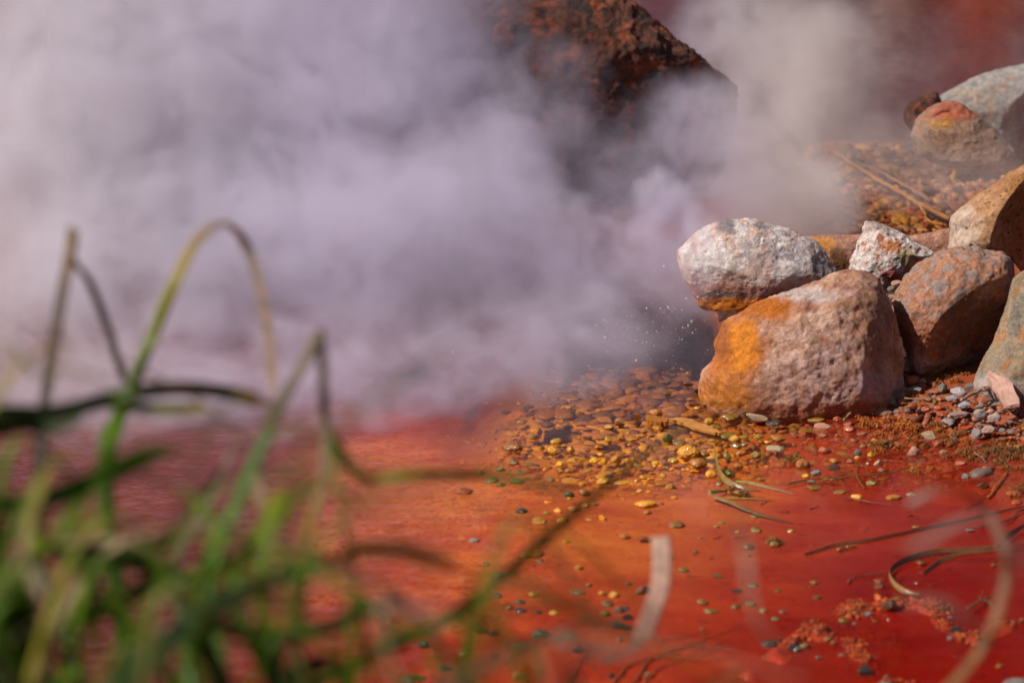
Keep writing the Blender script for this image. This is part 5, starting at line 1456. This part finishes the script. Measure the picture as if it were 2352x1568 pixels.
k1.seen([(0, 840, 3.2), (80, 850, 3.2), (180, 850, 3.2), (270, 880, 3.2)], 16, [(0, TN), (1, OLV)], root=(-0.3, 0), wdir=(0, 0.5, 1))
k1.seen([(110, 1080, 3.4), (60, 1240, 3.4), (95, 1420, 3.4)], 26, [(0, YL), (1, PALE)], root=(None, None))
k1.seen([(592, 1040, 4.0), (598, 1130, 4.0), (612, 1190, 4.0)], 30, [(0, TN), (0.5, PALE), (1, YL)], root=(None, None), prof=full)
k1.seen([(400, 1330, 3.9), (470, 1180, 3.9), (520, 1060, 3.95), (560, 990, 3.95)], 26, [(0, GR), (0.5, (0.35, 0.24, 0.17)), (1, (0.4, 0.28, 0.22))], root=(0.1, -0.1))

k2 = Clump(-0.22, 3.45, "green clump of grass spreading low, with a long dark blade reaching over the red water")
k2.seen([(640, 1640, 3.7), (780, 1545, 3.8), (900, 1490, 3.85), (1010, 1435, 3.9), (1120, 1360, 4.0), (1220, 1270, 4.1), (1310, 1190, 4.2), (1390, 1120, 4.3), (1470, 1050, 4.4), (1570, 985, 4.5)], 38, [(0, GD), (0.45, (0.05, 0.08, 0.006)), (0.7, (0.09, 0.13, 0.008)), (0.85, (0.15, 0.18, 0.02)), (1, GG)], wdir=(0.3, 0.5, -0.8),
        prof=lambda t: min(1.0, 0.35 + 1.6 * (1 - t)))
k2.seen([(755, 1010, 3.9), (800, 1070, 3.9), (850, 1100, 3.95), (960, 1092, 3.95), (1110, 1090, 4.0), (1220, 1108, 4.0), (1310, 1135, 4.0)], 24, [(0, OLV), (0.3, GR), (0.7, OLV), (1, (0.25, 0.2, 0.08))], root=(0.1, 0.1), wdir=(0, 0.5, 1))
k2.seen([(690, 1060, 2.7), (780, 980, 2.7), (900, 890, 2.7), (1010, 815, 2.7), (1135, 750, 2.75)], 15, [(0, GG), (0.5, GR), (1, GG)], root=(0, -0.4), wdir=(0.4, 0.5, -0.8))
k2.seen([(240, 1640, 3.2), (350, 1520, 3.3), (450, 1430, 3.4), (560, 1370, 3.45), (700, 1310, 3.5), (860, 1255, 3.55)], 80, [(0, GG), (0.5, (0.32, 0.42, 0.24)), (0.8, (0.2, 0.2, 0.12)), (1, (0.2, 0.12, 0.07))], root=(-0.1, 0), wdir=(0.2, 0.5, -0.8), prof=full)
k2.seen([(430, 1560, 3.6), (470, 1380, 3.65), (510, 1230, 3.7), (560, 1110, 3.75), (620, 1000, 3.8), (690, 985, 3.8)], 36, [(0, GR), (0.5, GB), (1, GG)])
k2.seen([(600, 1420, 3.6), (598, 1300, 3.6), (640, 1180, 3.65), (720, 1110, 3.7), (760, 1090, 3.7)], 36, [(0, GD), (0.5, GR), (1, OLV)])
k2.seen([(150, 1260, 3.5), (190, 1140, 3.55), (260, 1080, 3.6)], 40, [(0, GR), (1, (0.16, 0.28, 0.03))])
k2.seen([(1130, 1380, 3.4), (1180, 1330, 3.4), (1300, 1390, 3.4), (1420, 1440, 3.45), (1500, 1480, 3.45)], 20, [(0, OLV), (1, BRN)], root=(0.2, 0), wdir=(0, 0.5, 1))
k2.seen([(860, 1500, 3.3), (980, 1440, 3.3), (1100, 1430, 3.3), (1230, 1500, 3.35)], 28, [(0, GD), (1, OLV)], root=(0.1, 0), wdir=(0, 0.5, 1))

KG = crop(0, 1000, 1000 / 2218)
def sweep(kk, pts, w, stops, y0, y1, root, wd=(0, 0.5, 1), K=KG, prof=full):
    n = len(pts) - 1
    kk.seen([(*K(*p), y0 + (y1 - y0) * i / n) for i, p in enumerate(pts)], w, stops, root=root, wdir=wd, prof=prof)
DK = (0.035, 0.07, 0.006); BG = (0.28, 0.46, 0.02)
sweep(k1, [(560, 500), (590, 300), (650, 130), (640, 60)], 34, [(0, DK), (1, GR)], 3.9, 4.1, (0.0, 0.0), (0.8, -0.5, 0.1))
sweep(k1, [(60, 760), (200, 800), (380, 840), (600, 860), (850, 930), (1040, 1000)], 46, [(0, DK), (0.6, DK), (1, GD)], 3.6, 3.8, (-0.2, 0))
sweep(k1, [(-60, 1150), (160, 1260), (340, 1240), (600, 1140), (800, 1050), (1010, 985)], 46, [(0, DK), (0.6, GD), (1, OLV)], 3.5, 3.75, (-0.25, 0))
sweep(k1, [(-40, 660), (120, 620), (260, 540), (400, 500), (560, 380)], 44, [(0, GR), (0.5, BG), (1, GR)], 3.5, 3.7, (-0.2, 0.05))
sweep(k1, [(130, 1000), (170, 800), (210, 640), (280, 560)], 46, [(0, DK), (0.5, GR), (1, YL)], 3.5, 3.6, (-0.12, 0), (0.8, -0.5, 0.1))
sweep(k1, [(175, 1300), (180, 1100), (195, 930)], 40, [(0, BRN), (0.4, TN), (1, PALE)], 3.55, 3.6, (-0.05, 0), (0.8, -0.5, 0.1))
sweep(k1, [(20, 1080), (60, 960), (110, 850)], 46, [(0, GR), (1, GG)], 3.4, 3.45, (-0.2, 0), (0.8, -0.5, 0.1))
sweep(k2, [(640, 820), (860, 800), (1000, 700), (1080, 560), (1290, 330)], 36, [(0, OLV), (0.5, (0.34, 0.27, 0.16)), (1, (0.55, 0.38, 0.28))], 3.6, 3.8, (None, None))
sweep(k2, [(700, 1080), (880, 960), (1080, 1000), (1250, 900), (1300, 800)], 30, [(0, OLV), (1, GD)], 3.5, 3.7, (None, None))
sweep(k2, [(1080, 1150), (1200, 700), (1120, 600), (980, 470)], 34, [(0, GD), (0.5, GR), (1, OLV)], 3.6, 3.7, (0.0, 0), (0.8, -0.5, 0.1))
sweep(k2, [(1300, 1130), (1330, 900), (1400, 760), (1500, 620), (1560, 500), (1700, 460)], 40, [(0, GD), (0.5, GR), (1, YL)], 3.6, 3.8, (0.05, 0), (0.8, -0.5, 0.1))
sweep(k2, [(1120, 1290), (1400, 1300), (1700, 1290), (2000, 1180), (2230, 1060)], 40, [(0, GD), (0.5, OLV), (1, TN)], 3.4, 3.6, (0.0, -0.1))
sweep(k2, [(1850, 900), (2000, 830), (2300, 850), (2600, 960)], 34, [(0, OLV), (0.5, (0.22, 0.22, 0.06)), (1, OLV)], 3.4, 3.5, (None, None))
sweep(k2, [(1550, 1600), (1700, 1480), (1900, 1440)], 50, [(0, DK), (1, GD)], 3.5, 3.6, (0.05, 0))
sweep(k1, [(0, 1600), (100, 1450), (250, 1350), (330, 1460)], 60, [(0, DK), (1, DK)], 3.4, 3.5, (-0.2, 0))
sweep(k1, [(450, 1600), (380, 1490), (290, 1410)], 36, [(0, GR), (1, BG)], 3.6, 3.7, (0, 0))
k3 = Clump(0.12, 3.55, "dry grass clump with pale broken straps of leaf hanging over the red water")
k3.seen([(1518, 1232, 5.1), (1521, 1290, 5.0), (1518, 1345, 4.9), (1502, 1395, 4.8), (1474, 1470, 4.65)], 44, [(0, (0.80, 0.62, 0.48)), (0.6, (0.78, 0.56, 0.44)), (1, (0.55, 0.30, 0.22))], root=(None, None), prof=lambda t: 0.95, fold=0.1)
k3.seen([(1470, 1468, 4.5), (1440, 1500, 4.45), (1380, 1530, 4.4)], 22, [(0, (0.45, 0.24, 0.18)), (1, BRN)], root=(None, None))
k3.seen([(1000, 1600, 3.3), (1080, 1550, 3.35), (1200, 1490, 3.4), (1330, 1440, 3.5), (1440, 1420, 3.5)], 34, [(0, PALE), (0.5, (0.55, 0.42, 0.3)), (1, (0.45, 0.3, 0.2))], root=(0.0, -0.1), wdir=(0.2, 0.5, -0.8))
k3.seen([(1280, 1480, 3.3), (1380, 1500, 3.3), (1480, 1495, 3.3)], 26, [(0, (0.5, 0.33, 0.25)), (1, (0.45, 0.28, 0.2))], root=(0.05, -0.1), wdir=(0, 0.5, 1))
k3.seen([(1690, 1170, 3.2), (1712, 1260, 3.2), (1720, 1340, 3.2), (1738, 1430, 3.2)], 14, [(0, BRN), (0.4, PALE), (1, PALE)], root=(None, None))
k3.seen([(1735, 1425, 3.2), (1790, 1480, 3.2), (1860, 1520, 3.2)], 10, [(0, PALE), (1, PALE)], root=(None, None))
k3.seen([(620, 1265, 3.3), (660, 1255, 3.3), (720, 1265, 3.3), (780, 1310, 3.3)], 20, [(0, PALE), (1, OLV)], root=(-0.3, 0), wdir=(0, 0.5, 1))
k3.seen([(870, 1430, 3.0), (940, 1400, 3.0), (1020, 1398, 3.0)], 22, [(0, PALE), (1, (0.5, 0.4, 0.33))], root=(-0.15, -0.2), wdir=(0, 0.5, 1))

k4 = Clump(0.52, 3.60, "sparse dry clump whose tan blade curls into a hoop above the dark red water")
k4.seen([(2120, 1640, 3.9), (2195, 1560, 3.95), (2250, 1490, 4.0), (2285, 1420, 4.0), (2308, 1330, 4.05), (2306, 1260, 4.05), (2275, 1185, 4.1), (2215, 1135, 4.1), (2150, 1128, 4.1), (2085, 1160, 4.1)], 26, [(0, (0.50, 0.30, 0.10)), (0.4, (0.50, 0.27, 0.13)), (0.7, (0.42, 0.22, 0.15)), (1, (0.3, 0.16, 0.12))], prof=lambda t: 1.0 if t < 0.5 else 1.25 - 0.5 * t)
k4.seen([(2080, 1260, 3.4), (2130, 1240, 3.4), (2200, 1200, 3.4), (2270, 1180, 3.4)], 14, [(0, (0.5, 0.33, 0.28)), (1, (0.5, 0.33, 0.28))], root=(None, None), wdir=(0, 0.5, 1))
k4.seen([(2070, 1385, 3.3), (2150, 1380, 3.3), (2220, 1420, 3.3), (2270, 1500, 3.3)], 14, [(0, (0.5, 0.3, 0.25)), (1, (0.5, 0.3, 0.25))], root=(None, None), wdir=(0, 0.5, 1))
k4.seen([(2352, 1310, 3.4), (2335, 1260, 3.4), (2300, 1230, 3.4)], 16, [(0, (0.5, 0.33, 0.28)), (1, (0.5, 0.33, 0.28))], root=(None, None))


def wild(kk, n, xr, yr, hr, pal, wr=(0.006, 0.011)):
    """untidy blades of the turf between the measured ones"""
    for _ in range(n):
        x, y = random.uniform(*xr), random.uniform(*yr)
        r = np.array([x, y, height_at(x, y) - 0.01])
        h = random.uniform(*hr); a = random.uniform(0, 6.28); reach = h * random.uniform(0.25, 0.9)
        dx, dy = math.cos(a) * reach, math.sin(a) * reach * 0.5
        droop = random.uniform(0.0, 0.5)
        W = [r, r + [dx * 0.15, dy * 0.15, h * 0.5], r + [dx * 0.5, dy * 0.5, h * 0.92], r + [dx, dy, h * (1.0 - droop * 0.5)], r + [dx * 1.45, dy * 1.4, h * (0.95 - droop)]]
        c0, c1 = random.choice(pal)
        kk.leaf(W, random.uniform(*wr), [(0, GD), (0.35, c0), (1, c1)], wdir=(math.sin(a) + 0.5, -math.cos(a), 0.2), n=6)


GREENS = [(GR, GR), (GD, GR), (GR, GB), (GD, GD), (GR, OLV), (OLV, TN), (TN, PALE), (YL, TN), (GR, YL)]
wild(k1, 14, (-0.68, -0.33), (3.0, 3.75), (0.36, 0.62), GREENS)
wild(k1, 14, (-0.62, -0.3), (2.7, 3.2), (0.38, 0.56), GREENS)
wild(k1, 16, (-0.62, -0.40), (3.2, 3.8), (0.30, 0.46), [(GD, GD), (GD, GR), (GR, GB), (GD, (0.05, 0.09, 0.008))], (0.012, 0.018))
wild(k1, 14, (-0.52, -0.30), (2.35, 2.9), (0.38, 0.54), [(GD, GD), (GD, GR), (GR, GB), (GD, OLV)], (0.008, 0.014))
wild(k2, 14, (-0.34, -0.05), (2.9, 3.6), (0.28, 0.48), GREENS)
wild(k2, 8, (-0.1, 0.12), (3.0, 3.5), (0.28, 0.40), GREENS + [(OLV, PALE), (BRN, TN)])
wild(k1, 26, (-0.66, -0.30), (3.2, 3.8), (0.32, 0.56), [(GR, BG), (GR, YL), (GR, TN), (OLV, PALE), (GR, GR)], (0.004, 0.007))
wild(k2, 16, (-0.34, -0.02), (3.2, 3.7), (0.28, 0.46), [(GR, BG), (GR, YL), (OLV, PALE), (GR, GR)], (0.004, 0.007))
wild(k3, 6, (0.05, 0.3), (3.0, 3.5), (0.24, 0.34), [(OLV, PALE), (BRN, TN), (GD, OLV)])

# low turf of the bank itself
tV, tF, tC = [], [], []
for _ in range(5200):
    x, y = random.uniform(-3.2, 3.2), random.uniform(1.4, 3.9)
    z = 0.93
    a = random.uniform(0, 6.28); h = random.uniform(0.05, 0.16); w = random.uniform(0.002, 0.004)
    k0 = len(tV); c, s = math.cos(a), math.sin(a)
    for q, ww in ((0, 1), (0.5, 0.8), (1, 0.1)):
        b = np.array([x + c * h * 0.6 * q * q, y + s * h * 0.6 * q * q, z + h * q - 0.02])
        tV += [b + [s * w * ww, -c * w * ww, 0], b - [s * w * ww, -c * w * ww, 0]]
    tF += [(k0, k0 + 1, k0 + 3, k0 + 2), (k0 + 2, k0 + 3, k0 + 5, k0 + 4)]
    cc = np.array(random.choice([GR, GD, OLV, GG])) * random.uniform(0.7, 1.2)
    tC += [cc] * 6
tV = np.array(tV)
tz = ground_height(tV[:, 0], tV[:, 1])[0]
tV[:, 2] += tz - 0.93
obj("grass", mesh_np("grass", tV, np.array(tF), M_LEAF, np.array(tC)), kind="stuff", label="short turf on the bank in front of the pond")

# ------------------------------------------------------------------ the steam: a cloud of varying density standing on the pond
PUFFS = [  # u, v, distance, radius across, along, up, strength
    (150, 330, 8.4, .42, .42, .40, 1.0), (450, 300, 8.5, .45, .45, .40, 1.0), (760, 250, 8.5, .42, .45, .36, 1.0), (960, 170, 8.6, .26, .40, .26, 0.9), (420, 640, 8.0, .46, .42, .30, 1.0), (820, 560, 8.0, .42, .42, .28, 1.0),
    (170, 720, 7.9, .36, .36, .24, 1.1), (1120, 400, 8.3, .22, .35, .22, 0.9), (1200, 560, 8.0, .24, .32, .17, 0.8), (1380, 590, 7.95, .20, .25, .12, 1.0), (1500, 545, 7.95, .12, .18, .09, 1.0), (1530, 465, 7.9, .055, .07, .055, 1.7), (1480, 500, 7.85, .04, .05, .04, 1.4), (1590, 500, 7.85, .04, .06, .04, 1.2), (1560, 600, 7.85, .09, .14, .09, 0.6),
    (1400, 740, 7.62, .18, .2, .11, 0.34), (1180, 740, 7.65, .28, .28, .14, 0.55), (880, 790, 7.65, .34, .30, .15, 0.8), (500, 840, 7.60, .42, .32, .15, 1.1), (150, 860, 7.65, .34, .32, .16, 1.1), (1000, 920, 7.25, .10, .08, .06, 1.1), (1115, 905, 7.25, .07, .07, .08, 1.2), (1060, 950, 7.22, .12, .07, .04, 0.9),
    (1190, 950, 7.30, .12, .08, .04, 0.55), (380, 960, 7.25, .36, .16, .06, 0.8), (560, 1015, 7.12, .12, .08, .05, 0.8), (760, 945, 7.30, .22, .16, .06, 0.6), (870, 975, 7.18, .10, .08, .07, 0.95), (60, 975, 7.25, .22, .16, .08, 0.7), (230, 1030, 7.08, .14, .08, .05, 0.6),
    (1290, 740, 7.50, .22, .22, .15, 0.42), (1592, 585, 7.5, .055, .08, .05, 0.75), (1470, 690, 7.65, .15, .18, .13, 0.36), (1570, 670, 7.6, .09, .12, .13, 0.30), (1250, 850, 7.40, .22, .16, .09, 0.5), (980, 860, 7.35, .28, .18, .11, 0.7), (650, 900, 7.30, .40, .20, .11, 1.0), (250, 910, 7.25, .40, .20, .11, 1.0), (1370, 850, 7.45, .16, .14, .08, 0.36),
    (1780, 330, 8.5, .18, .30, .26, 0.72), (1830, 180, 8.9, .19, .35, .26, 0.55), (1790, 470, 8.12, .18, .20, .13, 0.95), (1870, 400, 8.35, .17, .25, .16, 0.7), (1680, 90, 9.3, .24, .30, .20, 0.55), (2030, 230, 9.2, .36, .45, .26, 0.22), (2120, 120, 9.9, .45, .5, .25, 0.08), (2130, 380, 8.4, .30, .26, .11, 0.42),
    (1420, 340, 8.05, .26, .20, .17, 0.44), (1590, 320, 8.05, .16, .15, .16, 0.48), (1280, 240, 8.2, .18, .22, .16, 0.42), (1480, 430, 8.0, .16, .15, .08, 0.36), (1650, 460, 8.15, .12, .16, .09, 0.75),
    (300, 0, 8.7, .8, .5, .30, 0.8), (800, -100, 8.7, .42, .5, .24, 0.7),
]
S_LO, S_HI = (-1.42, 6.9, 0.004), (1.75, 10.4, 1.10)


def steam_tree():
    g = bpy.data.node_groups.new("steam", 'GeometryNodeTree')
    g.interface.new_socket("Geometry", in_out='INPUT', socket_type='NodeSocketGeometry')
    g.interface.new_socket("Geometry", in_out='OUTPUT', socket_type='NodeSocketGeometry')
    N, Lk = g.nodes, g.links

    def nd(t, inp=None, **kw):
        n = N.new(t)
        for k, v in kw.items(): setattr(n, k, v)
        for k, v in (inp or {}).items():
            if isinstance(v, bpy.types.NodeSocket): Lk.new(v, n.inputs[k])
            else: n.inputs[k].default_value = v
        return n

    def m(op, a, b=0.0, c=0.0, clamp=False):
        n = nd("ShaderNodeMath", {0: a, 1: b, 2: c}, operation=op); n.use_clamp = clamp
        return n.outputs[0]

    def vm(op, a, b):
        return nd("ShaderNodeVectorMath", {0: a, 1: b}, operation=op).outputs[0]

    pos = nd("GeometryNodeInputPosition").outputs[0]
    w1 = nd("ShaderNodeTexNoise", {"Vector": pos, "Scale": 3.2, "Detail": 3.0}).outputs["Color"]
    p = vm('ADD', pos, vm('MULTIPLY', vm('SUBTRACT', w1, (0.5, 0.5, 0.5)), (0.30, 0.30, 0.34)))
    w2 = nd("ShaderNodeTexNoise", {"Vector": p, "Scale": 11.0, "Detail": 2.0}).outputs["Color"]
    p = vm('ADD', p, vm('MULTIPLY', vm('SUBTRACT', w2, (0.5, 0.5, 0.5)), (0.10, 0.10, 0.10)))
    tot = None
    for (u, v, y, rx, ry, rz, s) in PUFFS:
        c = at_y(u, v, y)
        q = vm('MULTIPLY', vm('SUBTRACT', p, tuple(c)), (1 / rx, 1 / ry, 1 / rz))
        L = nd("ShaderNodeVectorMath", {0: q}, operation='LENGTH').outputs["Value"]
        f = nd("ShaderNodeMapRange", {"Value": L, "From Min": 0.25, "From Max": 1.25, "To Min": s, "To Max": 0.0}, interpolation_type='SMOOTHSTEP').outputs[0]
        tot = f if tot is None else m('MAXIMUM', m('MULTIPLY', m('ADD', tot, f), 0.62), m('MAXIMUM', tot, f))
    n1 = nd("ShaderNodeTexNoise", {"Vector": p, "Scale": 9.5, "Detail": 6.0, "Roughness": 0.62}).outputs[0]
    n2 = nd("ShaderNodeTexNoise", {"Vector": p, "Scale": 2.3, "Detail": 2.0}).outputs[0]
    bil = m('SUBTRACT', 1.0, m('MULTIPLY', m('ABSOLUTE', m('SUBTRACT', n1, 0.5)), 5.0))
    er = m('ADD', m('MULTIPLY', m('SUBTRACT', 1.0, bil), 0.26), m('MULTIPLY', m('SUBTRACT', 0.60, n2), 1.25))
    d = m('SUBTRACT', tot, m('MULTIPLY', er, 0.75))
    d = m('MULTIPLY', m('MAXIMUM', d, 0.0), nd("ShaderNodeMapRange", {"Value": n1, "From Min": 0.34, "From Max": 0.68, "To Min": 0.25, "To Max": 1.9}, interpolation_type='SMOOTHSTEP').outputs[0])
    z = nd("ShaderNodeSeparateXYZ", {0: pos})
    top = nd("ShaderNodeMapRange", {"Value": z.outputs[2], "From Min": 0.62, "From Max": 1.06, "To Min": 1.0, "To Max": 0.0}, interpolation_type='SMOOTHSTEP').outputs[0]
    d = m('MULTIPLY', d, m('MULTIPLY', top, nd("ShaderNodeMapRange", {"Value": z.outputs[0], "From Min": -1.40, "From Max": -1.12, "To Min": 0.0, "To Max": 1.0}, interpolation_type='SMOOTHSTEP').outputs[0]))
    vc = nd("GeometryNodeVolumeCube", {"Density": d, "Min": S_LO, "Max": S_HI, "Resolution X": 270, "Resolution Y": 180, "Resolution Z": 125})
    sm = nd("GeometryNodeSetMaterial", {"Geometry": vc.outputs[0], "Material": M_STEAM})
    out = N.new("NodeGroupOutput")
    Lk.new(sm.outputs[0], out.inputs[0])
    return g


st = NT("steam")
at = st.n("ShaderNodeAttribute", attribute_name="density").outputs["Fac"]
sx = st.n("ShaderNodeSeparateXYZ", {0: st.n("ShaderNodeTexCoord").outputs["Object"]}).outputs[0]
sc_ = st.mixc(st.ramp(sx, 0.38, 0.62), (0.885, 0.80, 0.955), (0.93, 0.84, 0.82))  # sun-warmed and sky-lit tints of white steam put into its colour
sc_ = st.mixc(st.ramp(sx, -0.45, -1.05), sc_, (0.93, 0.86, 0.92))
pv = st.n("ShaderNodeVolumePrincipled", {"Color": sc_, "Density": st.math('MULTIPLY', at, 7.0), "Anisotropy": 0.0})
pv.inputs["Density Attribute"].default_value = ""
st.t.links.new(pv.outputs[0], st.out.inputs["Volume"])
M_STEAM = st.m
sv = bpy.data.volumes.new("steam")
sv.materials.append(M_STEAM)
so = obj("steam", sv, kind="stuff", label="lilac white steam billowing off the hot pond")
md = so.modifiers.new("steam", 'NODES')
md.node_group = steam_tree()
